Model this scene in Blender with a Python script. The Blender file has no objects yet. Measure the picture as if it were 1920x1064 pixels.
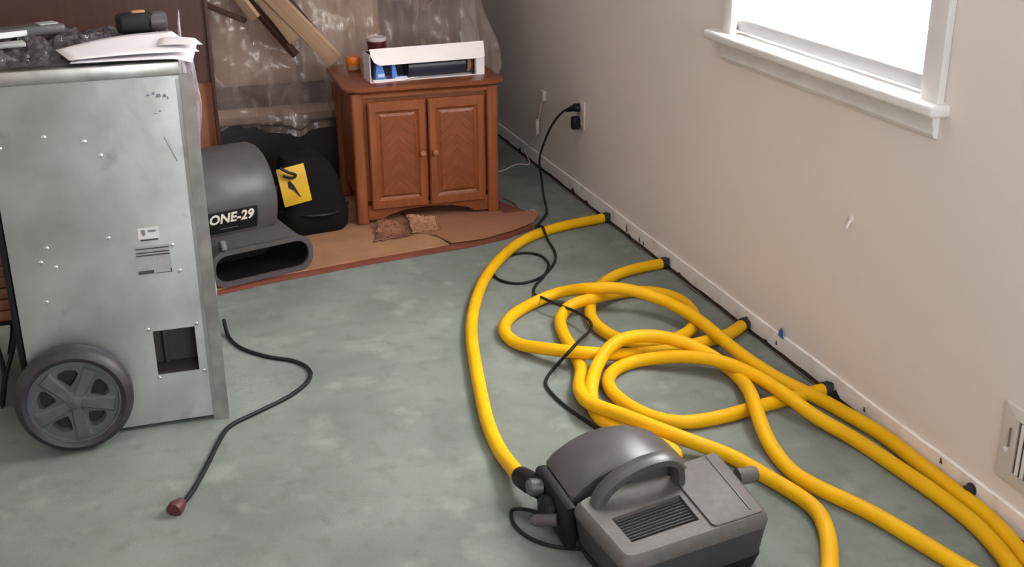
import bpy, bmesh, math, random
from mathutils import Vector, Matrix, noise

# ------------------------------------------------------------------ camera, world, light, exposure
scene = bpy.context.scene
COL = scene.collection
PITCH, ROLL, YAW = 0.375313, -0.008764, 0.313554
CAM = Vector((-1.8788, 0.0, 1.60))
_h = Vector((math.sin(YAW), math.cos(YAW), 0)); _r = Vector((math.cos(YAW), -math.sin(YAW), 0)); _u = Vector((0, 0, 1))
_f = _h * math.cos(PITCH) - _u * math.sin(PITCH); _up = _h * math.sin(PITCH) + _u * math.cos(PITCH)
_r2 = _r * math.cos(ROLL) + _up * math.sin(ROLL); _up2 = -_r * math.sin(ROLL) + _up * math.cos(ROLL)
cam_data = bpy.data.cameras.new('camera'); cam = bpy.data.objects.new('view_camera', cam_data); COL.objects.link(cam)
cam_data.sensor_width = 36; cam_data.lens = 36 * 2209.18 / 1920; cam_data.clip_start = 0.05
M = Matrix((_r2, _up2, -_f)).transposed().to_4x4(); M.translation = CAM
cam.matrix_world = M
scene.camera = cam

world = bpy.data.worlds.new('world'); scene.world = world; world.use_nodes = True
world.node_tree.nodes['Background'].inputs[0].default_value = (0.75, 0.87, 1.0, 1)
world.node_tree.nodes['Background'].inputs[1].default_value = 3.0
BLIND_GLOW = 8.5          # daylight glowing through the closed window blind
FILL_LAMP_GLOW = 6.5          # unseen ceiling lamp, added for fill
FILL_WINDOW_GLOW = 6.0     # unseen glowing window behind the viewer, added for fill and the steel's reflection
scene.view_settings.view_transform = 'Standard'
scene.view_settings.look = 'None'
scene.view_settings.exposure = 0.84
scene.view_settings.gamma = 1.0
scene.view_settings.use_curve_mapping = False

# ------------------------------------------------------------------ materials
def mat(name, col, rough=0.6, metal=0.0, var=None, scale=8.0, bump=0.0, bscale=60.0, spec=None, emit=None, detail=4.0, stretch=None, lo=0.35, hi=0.65):
    m = bpy.data.materials.new(name); m.use_nodes = True
    nt = m.node_tree; b = nt.nodes['Principled BSDF']
    b.inputs['Base Color'].default_value = (*col, 1); b.inputs['Roughness'].default_value = rough; b.inputs['Metallic'].default_value = metal
    if spec is not None: b.inputs['Specular IOR Level'].default_value = spec
    tc = nt.nodes.new('ShaderNodeTexCoord'); mp = nt.nodes.new('ShaderNodeMapping')
    nt.links.new(tc.outputs['Object'], mp.inputs['Vector'])
    if stretch: mp.inputs['Scale'].default_value = stretch
    if var:
        n = nt.nodes.new('ShaderNodeTexNoise'); n.inputs['Scale'].default_value = scale; n.inputs['Detail'].default_value = detail
        r = nt.nodes.new('ShaderNodeValToRGB'); r.color_ramp.elements[0].position = lo; r.color_ramp.elements[1].position = hi
        r.color_ramp.elements[0].color = (*var, 1); r.color_ramp.elements[1].color = (*col, 1)
        nt.links.new(mp.outputs['Vector'], n.inputs['Vector']); nt.links.new(n.outputs['Fac'], r.inputs['Fac']); nt.links.new(r.outputs['Color'], b.inputs['Base Color'])
    if bump:
        n = nt.nodes.new('ShaderNodeTexNoise'); n.inputs['Scale'].default_value = bscale; n.inputs['Detail'].default_value = 3
        bp = nt.nodes.new('ShaderNodeBump'); bp.inputs['Strength'].default_value = bump; bp.inputs['Distance'].default_value = 0.01
        nt.links.new(mp.outputs['Vector'], n.inputs['Vector']); nt.links.new(n.outputs['Fac'], bp.inputs['Height']); nt.links.new(bp.outputs['Normal'], b.inputs['Normal'])
    if emit:
        b.inputs['Emission Color'].default_value = (*emit[0], 1); b.inputs['Emission Strength'].default_value = emit[1]
    return m

def mix_noise_layer(m, col2, scale, lo, hi, detail=5, fac=1.0):
    """second stain / wear layer over the base colour of a material"""
    nt = m.node_tree; b = nt.nodes['Principled BSDF']; tc = [n for n in nt.nodes if n.type == 'TEX_COORD'][0]
    n = nt.nodes.new('ShaderNodeTexNoise'); n.inputs['Scale'].default_value = scale; n.inputs['Detail'].default_value = detail
    r = nt.nodes.new('ShaderNodeValToRGB'); r.color_ramp.elements[0].position = lo; r.color_ramp.elements[1].position = hi
    r.color_ramp.elements[0].color = (0, 0, 0, 1); r.color_ramp.elements[1].color = (fac, fac, fac, 1)
    mx = nt.nodes.new('ShaderNodeMixRGB'); mx.inputs['Color2'].default_value = (*col2, 1)
    nt.links.new(tc.outputs['Object'], n.inputs['Vector']); nt.links.new(n.outputs['Fac'], r.inputs['Fac']); nt.links.new(r.outputs['Color'], mx.inputs['Fac'])
    src = b.inputs['Base Color'].links
    if src: nt.links.new(src[0].from_socket, mx.inputs['Color1'])
    else: mx.inputs['Color1'].default_value = b.inputs['Base Color'].default_value
    nt.links.new(mx.outputs['Color'], b.inputs['Base Color'])

def film(name, col, alpha, rough=0.15, bump=0.6, bscale=14.0, stretch=(1, 1, 1), streak=(6, 6, 6), spread=0.12):
    """thin translucent plastic film"""
    m = bpy.data.materials.new(name); m.use_nodes = True; nt = m.node_tree; nt.nodes.clear()
    out = nt.nodes.new('ShaderNodeOutputMaterial'); tr = nt.nodes.new('ShaderNodeBsdfTransparent'); pr = nt.nodes.new('ShaderNodeBsdfPrincipled')
    pr.inputs['Base Color'].default_value = (*col, 1); pr.inputs['Roughness'].default_value = rough; pr.inputs['Specular IOR Level'].default_value = 0.8
    mx = nt.nodes.new('ShaderNodeMixShader')
    tc = nt.nodes.new('ShaderNodeTexCoord'); mp = nt.nodes.new('ShaderNodeMapping'); mp.inputs['Scale'].default_value = stretch
    n = nt.nodes.new('ShaderNodeTexNoise'); n.inputs['Scale'].default_value = bscale; n.inputs['Detail'].default_value = 4; n.inputs['Distortion'].default_value = 0.6
    bp = nt.nodes.new('ShaderNodeBump'); bp.inputs['Strength'].default_value = bump; bp.inputs['Distance'].default_value = 0.03
    rp = nt.nodes.new('ShaderNodeMapRange'); rp.inputs['From Min'].default_value = 0.3; rp.inputs['From Max'].default_value = 0.7
    rp.inputs['To Min'].default_value = max(0.05, alpha - spread); rp.inputs['To Max'].default_value = min(0.97, alpha + spread)
    mp2 = nt.nodes.new('ShaderNodeMapping'); mp2.inputs['Scale'].default_value = streak; mp2.inputs['Rotation'].default_value = (0, 0.12, 0)
    n2 = nt.nodes.new('ShaderNodeTexNoise'); n2.inputs['Scale'].default_value = 1.0; n2.inputs['Detail'].default_value = 5; n2.inputs['Distortion'].default_value = 0.8
    L = nt.links
    L.new(tc.outputs['Object'], mp.inputs['Vector']); L.new(mp.outputs['Vector'], n.inputs['Vector']); L.new(n.outputs['Fac'], bp.inputs['Height']); L.new(bp.outputs['Normal'], pr.inputs['Normal'])
    L.new(tc.outputs['Object'], mp2.inputs['Vector']); L.new(mp2.outputs['Vector'], n2.inputs['Vector']); L.new(n2.outputs['Fac'], rp.inputs['Value']); L.new(rp.outputs['Result'], mx.inputs['Fac'])
    L.new(tr.outputs[0], mx.inputs[1]); L.new(pr.outputs[0], mx.inputs[2]); L.new(mx.outputs[0], out.inputs['Surface'])
    return m

def wood(name, c1, c2, scale=3.0, stretch=(14, 14, 1.2), rough=0.4, chevron=False):
    m = bpy.data.materials.new(name); m.use_nodes = True; nt = m.node_tree; b = nt.nodes['Principled BSDF']; L = nt.links
    b.inputs['Roughness'].default_value = rough
    tc = nt.nodes.new('ShaderNodeTexCoord'); mp = nt.nodes.new('ShaderNodeMapping'); mp.inputs['Scale'].default_value = stretch
    n = nt.nodes.new('ShaderNodeTexNoise'); n.inputs['Scale'].default_value = scale; n.inputs['Detail'].default_value = 5; n.inputs['Distortion'].default_value = 0.4
    r = nt.nodes.new('ShaderNodeValToRGB'); r.color_ramp.elements[0].position = 0.3; r.color_ramp.elements[1].position = 0.7
    r.color_ramp.elements[0].color = (*c2, 1); r.color_ramp.elements[1].color = (*c1, 1)
    vec = tc.outputs['Object']
    if chevron:      # mirrored diagonal veneer: grain along |x| + z
        sx = nt.nodes.new('ShaderNodeSeparateXYZ'); ab = nt.nodes.new('ShaderNodeMath'); ab.operation = 'ABSOLUTE'
        ad = nt.nodes.new('ShaderNodeMath'); ad.operation = 'ADD'; mu = nt.nodes.new('ShaderNodeMath'); mu.operation = 'MULTIPLY'; mu.inputs[1].default_value = 1.1
        cx = nt.nodes.new('ShaderNodeCombineXYZ')
        L.new(vec, sx.inputs[0]); L.new(sx.outputs['X'], ab.inputs[0]); L.new(ab.outputs[0], mu.inputs[0]); L.new(mu.outputs[0], ad.inputs[0]); L.new(sx.outputs['Z'], ad.inputs[1])
        su = nt.nodes.new('ShaderNodeMath'); su.operation = 'SUBTRACT'; L.new(mu.outputs[0], su.inputs[0]); L.new(sx.outputs['Z'], su.inputs[1])
        L.new(ad.outputs[0], cx.inputs['X']); L.new(su.outputs[0], cx.inputs['Z']); vec = cx.outputs[0]
    L.new(vec, mp.inputs['Vector']); L.new(mp.outputs['Vector'], n.inputs['Vector']); L.new(n.outputs['Fac'], r.inputs['Fac']); L.new(r.outputs['Color'], b.inputs['Base Color'])
    bp = nt.nodes.new('ShaderNodeBump'); bp.inputs['Strength'].default_value = 0.08; L.new(n.outputs['Fac'], bp.inputs['Height']); L.new(bp.outputs['Normal'], b.inputs['Normal'])
    return m

MT = {}
MT['carpet'] = mat('carpet', (0.268, 0.300, 0.274), 0.95, var=(0.208, 0.236, 0.214), scale=3.2, bump=0.5, bscale=420, spec=0.05, detail=6)
mix_noise_layer(MT['carpet'], (0.36, 0.40, 0.345), 7.0, 0.56, 0.72, fac=0.55)
mix_noise_layer(MT['carpet'], (0.17, 0.19, 0.15), 2.0, 0.62, 0.78, fac=0.5)
mix_noise_layer(MT['carpet'], (0.17, 0.185, 0.16), 15.0, 0.52, 0.70, fac=0.4)
MT['wall'] = mat('wall_paint', (0.785, 0.705, 0.668), 0.75, var=(0.765, 0.69, 0.652), scale=1.4, bump=0.06, bscale=90)
MT['wall_bare'] = mat('bare_wall', (0.88, 0.82, 0.79), 0.85, var=(0.70, 0.62, 0.58), scale=14, lo=0.25, hi=0.5, bump=0.3, bscale=70)
MT['ceil'] = mat('ceiling_paint', (0.75, 0.73, 0.70), 0.9)
MT['trim'] = mat('white_trim', (0.80, 0.78, 0.77), 0.45, var=(0.74, 0.71, 0.69), scale=9)
MT['gap'] = mat('dark_gap', (0.045, 0.028, 0.02), 0.95, var=(0.10, 0.06, 0.04), scale=18)
MT['blind'] = mat('daylit_blind', (0.85, 0.86, 0.86), 0.6, emit=((1.0, 0.985, 0.97), BLIND_GLOW))
MT['fillpane'] = mat('fill_window_pane', (0.85, 0.86, 0.86), 0.6, emit=((0.93, 0.97, 1.0), FILL_WINDOW_GLOW))  # glowing pane of the added window behind the viewer
MT['rail'] = mat('blind_rail', (0.42, 0.42, 0.43), 0.5)
MT['glass'] = mat('window_glass', (0.9, 0.95, 1.0), 0.05)
MT['glass'].node_tree.nodes['Principled BSDF'].inputs['Transmission Weight'].default_value = 1.0
MT['lamp'] = mat('fill_lamp_glass', (0.9, 0.88, 0.84), 0.4, emit=((1.0, 0.94, 0.87), FILL_LAMP_GLOW))
MT['hose'] = mat('yellow_hose', (0.86, 0.475, 0.003), 0.52, var=(0.82, 0.42, 0.003), scale=9, bump=0.05, bscale=120, spec=0.22)
MT['black'] = mat('black_plastic', (0.008, 0.008, 0.009), 0.5, spec=0.3)
MT['rubber'] = mat('black_rubber', (0.018, 0.019, 0.022), 0.6)
MT['cord'] = mat('black_cord', (0.008, 0.010, 0.010), 0.55, spec=0.3)
MT['redplug'] = mat('dark_red_plug', (0.10, 0.022, 0.028), 0.5)
MT['galv'] = mat('galvanised_steel', (0.66, 0.67, 0.67), 0.31, metal=0.80, var=(0.46, 0.46, 0.455), scale=4.5, bump=0.04, bscale=30, detail=7)
MT['galv'].node_tree.nodes['Principled BSDF'].inputs['Anisotropic'].default_value = 0.85
_tn = MT['galv'].node_tree.nodes.new('ShaderNodeTangent'); _tn.direction_type = 'UV_MAP'
MT['galv'].node_tree.links.new(_tn.outputs[0], MT['galv'].node_tree.nodes['Principled BSDF'].inputs['Tangent'])   # vertical rolling grain
mix_noise_layer(MT['galv'], (0.36, 0.35, 0.34), 11.0, 0.62, 0.72, fac=0.5)
MT['galv2'] = mat('steel_edge', (0.62, 0.61, 0.60), 0.40, metal=1.0, var=(0.45, 0.43, 0.42), scale=14)
MT['screw'] = mat('zinc_screw', (0.85, 0.85, 0.85), 0.25, metal=1.0)
MT['tire'] = mat('tire_rubber', (0.024, 0.021, 0.028), 0.5, var=(0.042, 0.037, 0.045), scale=22)
MT['rim'] = mat('grey_wheel_rim', (0.105, 0.112, 0.128), 0.55, var=(0.080, 0.085, 0.098), scale=30)
MT['recess'] = mat('recess_grey', (0.075, 0.066, 0.068), 0.8)
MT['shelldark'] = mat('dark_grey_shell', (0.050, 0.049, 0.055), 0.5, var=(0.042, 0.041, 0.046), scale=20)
MT['grilldark'] = mat('grille_bar', (0.022, 0.020, 0.020), 0.6)
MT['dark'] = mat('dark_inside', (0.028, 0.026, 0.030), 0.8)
MT['sticker'] = mat('white_sticker', (0.74, 0.72, 0.75), 0.5)
MT['plate'] = mat('silver_label', (0.42, 0.42, 0.42), 0.45, var=(0.34, 0.34, 0.34), scale=40)
MT['ink'] = mat('label_ink', (0.05, 0.05, 0.055), 0.6)
MT['inklight'] = mat('faded_ink', (0.22, 0.22, 0.27), 0.6)
MT['greyplastic'] = mat('grey_plastic', (0.088, 0.081, 0.082), 0.42, var=(0.075, 0.07, 0.071), scale=16, bump=0.05, bscale=200)
MT['blower'] = mat('grey_blower_shell', (0.085, 0.078, 0.079), 0.34, var=(0.075, 0.069, 0.07), scale=20, bump=0.08, bscale=260)
MT['blowerfar'] = mat('warm_grey_plastic', (0.135, 0.120, 0.112), 0.6, var=(0.112, 0.10, 0.094), scale=45, bump=0.12, bscale=300)
MT['lettering'] = mat('pale_lettering', (0.72, 0.66, 0.60), 0.5)
MT['yellow'] = mat('yellow_panel', (0.70, 0.42, 0.012), 0.5, var=(0.60, 0.35, 0.01), scale=12)
MT['bag'] = mat('black_nylon', (0.006, 0.005, 0.006), 0.85, bump=0.2, bscale=40, spec=0.2)
MT['cab'] = wood('cabinet_wood', (0.300, 0.086, 0.026), (0.185, 0.046, 0.013))
MT['cabh'] = wood('cabinet_wood_rail', (0.300, 0.086, 0.026), (0.185, 0.046, 0.013), stretch=(1.2, 14, 14))
MT['cabtop'] = wood('cabinet_top_wood', (0.235, 0.066, 0.021), (0.165, 0.042, 0.014), stretch=(1.2, 14, 14), rough=0.3)
MT['chev'] = wood('chevron_veneer', (0.250, 0.068, 0.020), (0.165, 0.042, 0.013), scale=3.2, stretch=(20, 1, 2.5), chevron=True)
MT['knob'] = wood('knob_wood', (0.40, 0.15, 0.06), (0.30, 0.10, 0.04))
MT['cardb'] = mat('cardboard', (0.42, 0.215, 0.115), 0.85, var=(0.34, 0.165, 0.085), scale=7, bump=0.1, bscale=80)
MT['cardb2'] = mat('cardboard_dark', (0.36, 0.16, 0.085), 0.85, var=(0.31, 0.135, 0.07), scale=5)
MT['torn'] = mat('torn_cardboard', (0.14, 0.05, 0.028), 0.9, var=(0.30, 0.13, 0.07), scale=12)
MT['redboard'] = mat('red_brown_board', (0.23, 0.060, 0.035), 0.6, var=(0.17, 0.045, 0.027), scale=12, stretch=(1, 6, 6))
MT['brown'] = wood('dark_brown_wood', (0.075, 0.026, 0.018), (0.055, 0.018, 0.013), rough=0.5)
MT['brown2'] = wood('red_brown_wood', (0.27, 0.095, 0.048), (0.235, 0.078, 0.040), rough=0.6)
MT['plank'] = wood('raw_lumber', (0.52, 0.36, 0.22), (0.40, 0.26, 0.155), stretch=(16, 16, 1.0), rough=0.75)
MT['plankdark'] = wood('dark_lumber', (0.085, 0.034, 0.020), (0.05, 0.018, 0.012), stretch=(16, 16, 1.0), rough=0.75)
MT['film'] = film('clear_plastic_sheeting', (0.64, 0.495, 0.43), 0.36, 0.16, 0.26, 6.0, (2.0, 2.0, 0.9), (20, 20, 1.5), 0.15)
MT['film_dark'] = film('black_plastic_film', (0.075, 0.060, 0.078), 0.80, 0.12, 0.9, 22.0, (1, 1, 1), (18, 18, 18), 0.15)
MT['film_strip'] = film('plastic_strip', (0.46, 0.40, 0.47), 0.6, 0.2, 0.6, 16.0, (2, 2, .6), (60, 60, 5), 0.3)
MT['tan'] = mat('tan_bundle', (0.48, 0.32, 0.235), 0.8, var=(0.38, 0.245, 0.175), scale=4)
MT['olive'] = mat('olive_tan', (0.31, 0.265, 0.175), 0.8, var=(0.26, 0.215, 0.145), scale=5)
MT['darkstuff'] = mat('dark_fabric', (0.035, 0.026, 0.034), 0.8)
MT['greyfab'] = mat('grey_fabric', (0.15, 0.12, 0.125), 0.85, var=(0.10, 0.08, 0.085), scale=9)
MT['paper'] = mat('white_paper', (0.84, 0.80, 0.84), 0.7)
MT['whitebox'] = mat('white_card', (0.82, 0.76, 0.76), 0.6)
MT['maroon'] = mat('maroon_cup', (0.075, 0.008, 0.014), 0.35)
MT['cuplid'] = mat('cup_rim', (0.55, 0.47, 0.47), 0.5)
MT['orange'] = mat('orange_cap', (0.80, 0.19, 0.02), 0.4)
MT['amber'] = mat('tan_jar', (0.42, 0.22, 0.10), 0.4)
MT['blue'] = mat('blue_packet', (0.10, 0.25, 0.68), 0.35)
MT['palepack'] = mat('pale_blue_packet', (0.52, 0.60, 0.80), 0.4)
MT['navy'] = mat('navy_card', (0.012, 0.014, 0.035), 0.4)
MT['ivory'] = mat('ivory_plastic', (0.66, 0.585, 0.52), 0.4)
MT['bluetape'] = mat('blue_tape', (0.06, 0.14, 0.36), 0.6)
MT['device'] = mat('grey_device', (0.075, 0.068, 0.075), 0.4)
MT['stoolwood'] = wood('stool_wood', (0.27, 0.12, 0.06), (0.19, 0.08, 0.04), stretch=(1.2, 14, 14))
MT['ventwhite'] = mat('vent_enamel', (0.64, 0.585, 0.55), 0.4)
MT['ventdark'] = mat('vent_gap', (0.20, 0.165, 0.15), 0.7)

# ------------------------------------------------------------------ mesh helpers
class MB:
    def __init__(s): s.bm = bmesh.new()
    def box(s, c, size, rot=None, bevel=0.0, seg=2, taper=None):
        g = bmesh.ops.create_cube(s.bm, size=1.0)['verts']
        for v in g:
            v.co = Vector((v.co.x * size[0], v.co.y * size[1], v.co.z * size[2]))
            if taper and v.co.z > 0: v.co.x *= taper[0]; v.co.y *= taper[1]
        if bevel > 0:
            es = list({e for v in g for e in v.link_edges})
            r = bmesh.ops.bevel(s.bm, geom=es, offset=bevel, segments=seg, profile=0.5, affect='EDGES')
            g = list({v for f in r['faces'] for v in f.verts} | {v for v in g if v.is_valid})
        mtx = (rot.to_4x4() if rot else Matrix.Identity(4))
        for v in g: v.co = mtx @ v.co + Vector(c)
        return s
    def prism(s, poly, z0, z1, axis='z', bevel=0.0):
        """poly of (a,b); axis is the extrusion axis: z: (x,y), y: (x,z), x: (y,z)"""
        def P(a, b, c): return {'z': (a, b, c), 'y': (a, c, b), 'x': (c, a, b)}[axis]
        lo = [s.bm.verts.new(P(a, b, z0)) for a, b in poly]; hi = [s.bm.verts.new(P(a, b, z1)) for a, b in poly]
        n = len(poly); fs = [s.bm.faces.new(lo), s.bm.faces.new(hi)]
        for i in range(n): fs.append(s.bm.faces.new((lo[i], lo[(i + 1) % n], hi[(i + 1) % n], hi[i])))
        bmesh.ops.recalc_face_normals(s.bm, faces=fs)
        if bevel > 0:
            es = list({e for f in fs[:2] for e in f.edges})
            bmesh.ops.bevel(s.bm, geom=es, offset=bevel, segments=2, profile=0.5, affect='EDGES')
        return s
    def rings(s, rings, closed=True, cap0=True, cap1=True):
        """loft through rings (lists of equal length)"""
        R = [[s.bm.verts.new(p) for p in r] for r in rings]; fs = []
        n = len(R[0])
        for a, b in zip(R[:-1], R[1:]):
            for i in range(n if closed else n - 1):
                fs.append(s.bm.faces.new((a[i], a[(i + 1) % n], b[(i + 1) % n], b[i])))
        if closed and cap0: fs.append(s.bm.faces.new(R[0]))
        if closed and cap1: fs.append(s.bm.faces.new(R[-1]))
        bmesh.ops.recalc_face_normals(s.bm, faces=fs)
        return R
    def tube(s, pts, r, sides=10, cap=True):
        pts = [Vector(p) for p in pts]; n = len(pts); rr = r if isinstance(r, (list, tuple)) else [r] * n
        t0 = (pts[1] - pts[0]).normalized(); up = Vector((0, 0, 1)) if abs(t0.z) < 0.95 else Vector((1, 0, 0))
        rings = []
        for i, p in enumerate(pts):
            t = (pts[min(i + 1, n - 1)] - pts[max(i - 1, 0)]).normalized()
            a = t.cross(up)
            if a.length < 1e-4: a = t.cross(Vector((1, 0, 0)))
            a.normalize(); b = a.cross(t).normalized(); up = b
            rings.append([p + (a * math.cos(2 * math.pi * k / sides) + b * math.sin(2 * math.pi * k / sides)) * rr[i] for k in range(sides)])
        s.rings(rings, True, cap, cap); return s
    def lathe(s, prof, c=(0, 0, 0), axis='z', sides=32, closed_prof=False):
        """prof: list of (radius, height) along axis"""
        rings = []
        for r, h in prof:
            ring = []
            for k in range(sides):
                a = 2 * math.pi * k / sides; x, y = max(r, 1e-4) * math.cos(a), max(r, 1e-4) * math.sin(a)
                ring.append(Vector(c) + Vector({'z': (x, y, h), 'y': (x, h, y), 'x': (h, x, y)}[axis]))
            rings.append(ring)
        if closed_prof: rings.append(rings[0]); s.rings(rings, True, False, False); bmesh.ops.remove_doubles(s.bm, verts=s.bm.verts[:], dist=1e-6)
        else: s.rings(rings)
        return s
    def grid(s, fn, nu, nv):
        V = [[s.bm.verts.new(fn(i / nu, j / nv)) for j in range(nv + 1)] for i in range(nu + 1)]
        for i in range(nu):
            for j in range(nv): s.bm.faces.new((V[i][j], V[i + 1][j], V[i + 1][j + 1], V[i][j + 1]))
        return s
    def fill(s, outer, inners, z=None):
        """flat face with holes; outer and inner loops of 3D points; returns vert loops"""
        loops = []; es = []
        for lp in [outer] + inners:
            vs = [s.bm.verts.new(p) for p in lp]; loops.append(vs)
            for i in range(len(vs)): es.append(s.bm.edges.new((vs[i], vs[(i + 1) % len(vs)])))
        bmesh.ops.triangle_fill(s.bm, use_beauty=True, use_dissolve=False, edges=es)
        return loops
    def build(s, name, m, parent=None, shift=None, smooth=35, origin=None, solid=0.0):
        if solid:
            pass
        if shift is not None: bmesh.ops.translate(s.bm, verts=s.bm.verts[:], vec=-Vector(shift))
        if origin is not None: bmesh.ops.translate(s.bm, verts=s.bm.verts[:], vec=-Vector(origin))
        me = bpy.data.meshes.new(name); s.bm.to_mesh(me); s.bm.free()
        me.materials.append(MT[m] if isinstance(m, str) else m)
        if smooth:
            for p in me.polygons: p.use_smooth = True
            me.set_sharp_from_angle(angle=math.radians(smooth))
        o = bpy.data.objects.new(name, me); COL.objects.link(o)
        if parent is not None: o.parent = parent
        if origin is not None: o.location = Vector(origin)
        if solid:
            md = o.modifiers.new('thickness', 'SOLIDIFY'); md.thickness = solid; md.offset = 0
        return o

def thing(name, label, cat, loc, rotz=0.0, group=None):
    o = bpy.data.objects.new(name, None); COL.objects.link(o); o.location = loc; o.rotation_euler = (0, 0, rotz)
    o.empty_display_size = 0.05
    o['label'] = label; o['category'] = cat
    if group: o['group'] = group
    return o
def tag(o, label, cat, group=None):
    o['label'] = label; o['category'] = cat
    if group: o['group'] = group
    return o
def struct(o): o['kind'] = 'structure'; return o

def smoothpath(pts, step=0.02):
    """centripetal-like Catmull-Rom resampling"""
    P = [Vector(p) for p in pts]; P = [P[0] * 2 - P[1]] + P + [P[-1] * 2 - P[-2]]; out = []
    for i in range(1, len(P) - 2):
        p0, p1, p2, p3 = P[i - 1], P[i], P[i + 1], P[i + 2]; n = max(2, int((p2 - p1).length / step))
        for k in range(n):
            t = k / n; t2 = t * t; t3 = t2 * t
            out.append(0.5 * ((2 * p1) + (p2 - p0) * t + (2 * p0 - 5 * p1 + 4 * p2 - p3) * t2 + (3 * p1 - p0 - 3 * p2 + p3) * t3))
    out.append(P[-2]); return out
def relax(pts, it=3):
    for _ in range(it):
        pts = [pts[0]] + [(pts[i - 1] + pts[i] * 2 + pts[i + 1]) * 0.25 for i in range(1, len(pts) - 1)] + [pts[-1]]
    return pts
def rrect(x0, y0, x1, y1, r, seg=4):
    out = []
    for cx, cy, a0 in ((x1 - r, y0 + r, -90), (x1 - r, y1 - r, 0), (x0 + r, y1 - r, 90), (x0 + r, y0 + r, 180)):
        for k in range(seg + 1):
            a = math.radians(a0 + 90 * k / seg); out.append((cx + r * math.cos(a), cy + r * math.sin(a)))
    return out
def RZ(a): return Matrix.Rotation(a, 3, 'Z')
def copy_tree(o, parent=None):
    c = o.copy(); COL.objects.link(c); c.parent = parent
    for ch in o.children: copy_tree(ch, c)
    return c
rnd = random.Random(7)

# ------------------------------------------------------------------ the room
X0, X1, Y0, Y1, H = -3.5, 0.0, -0.8, 6.4, 2.44
struct(MB().box(((X0 + X1) / 2, (Y0 + Y1) / 2, -0.06), (X1 - X0 + .2, Y1 - Y0 + .2, 0.08)).build('subfloor', 'gap', smooth=0))
# carpet, cut back unevenly from the stripped wall
poly = [(X0, Y0)]
n = 150
for i in range(n + 1):
    y = Y0 + (Y1 - Y0) * i / n
    poly.append((-0.026 - 0.006 * noise.noise(Vector((y * 6, 0, 0))) - 0.004 * noise.noise(Vector((y * 23, 3, 0))), y))
poly.append((X0, Y1))
b = MB(); b.fill([(x, y, 0.0) for x, y in poly], [])
edge = [b.bm.verts.new((x, y, z)) for x, y in poly[1:-1] for z in (0.0, -0.02)]
for i in range(0, len(edge) - 2, 2): b.bm.faces.new((edge[i], edge[i + 2], edge[i + 3], edge[i + 1]))
fl = struct(b.build('floor', 'carpet', smooth=0)); fl['label'] = 'worn grey green carpet'

# right wall with window opening
WY0, WY1, WZ0, WZ1 = 2.43, 3.475, 0.945, 2.10
b = MB()
b.fill([(0, Y0, -.02), (0, Y1, -.02), (0, Y1, H), (0, Y0, H)], [[(0, WY0, WZ0), (0, WY1, WZ0), (0, WY1, WZ1), (0, WY0, WZ1)]])
ro = [(WY0, WZ0), (WY1, WZ0), (WY1, WZ1), (WY0, WZ1)]
b.rings([[(x, y, z) for y, z in ro] for x in (0, 0.12)], True, False, False)
struct(b.build('wall_right', 'wall', smooth=0))
struct(MB().box((X0 - .05, (Y0 + Y1) / 2, H / 2), (.1, Y1 - Y0 + .2, H + .04)).build('wall_left', 'wall', smooth=0))
struct(MB().box(((X0 + X1) / 2, Y1 + .05, H / 2), (X1 - X0, .1, H + .04)).build('wall_back', 'wall', smooth=0))
struct(MB().box(((X0 + X1) / 2, Y0 - .05, H / 2), (X1 - X0, .1, H + .04)).build('wall_front', 'wall', smooth=0))
struct(MB().box(((X0 + X1) / 2, (Y0 + Y1) / 2, H + .05), (X1 - X0 + .4, Y1 - Y0 + .4, .1)).build('ceiling', 'ceil', smooth=0))

# strip of bare, chipped wall where the skirting was pulled off
b = MB(); n = 420; top = []; bot = []
for i in range(n + 1):
    y = 0.5 + (Y1 - 0.5) * i / n
    t = 0.062 + 0.003 * noise.noise(Vector((y * 3, 7, 0))) + 0.002 * noise.noise(Vector((y * 30, 7, 0)))
    bo = 0.006 + 0.004 * noise.noise(Vector((y * 9, 2, 0))) + max(0, noise.noise(Vector((y * 17, 5, 1))) - 0.28) * 0.06
    top.append((y, t)); bot.append((y, bo))
b.rings([[(-0.007, y, z) for y, z in bot], [(-0.008, y, z) for y, z in top], [(0.0, y, z + .002) for y, z in top]], closed=False)
struct(b.build('trim_1', 'wall_bare', smooth=0))['label'] = 'bare chipped strip along the foot of the wall'
struct(MB().box((-0.002, 3.45, 0.004), (0.004, 5.9, 0.03)).build('trim_2', 'gap', smooth=0))['label'] = 'dark gap under the bare strip'
for i, (y, z, h) in enumerate(((4.23, .03, .035), (4.10, .022, .02), (4.06, .02, .015), (3.02, .028, .012), (2.53, .03, .014), (2.19, .05, .016))):
    c = MB().prism([(y - .006, z - h / 2), (y + .004, z - h / 2), (y + .002, z + h / 2), (y - .002, z + h / 2 - .004)], -0.0095, -0.006, 'x').build('trim_3' if i == 0 else 'trim_3', 'gap', smooth=0); struct(c)

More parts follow.
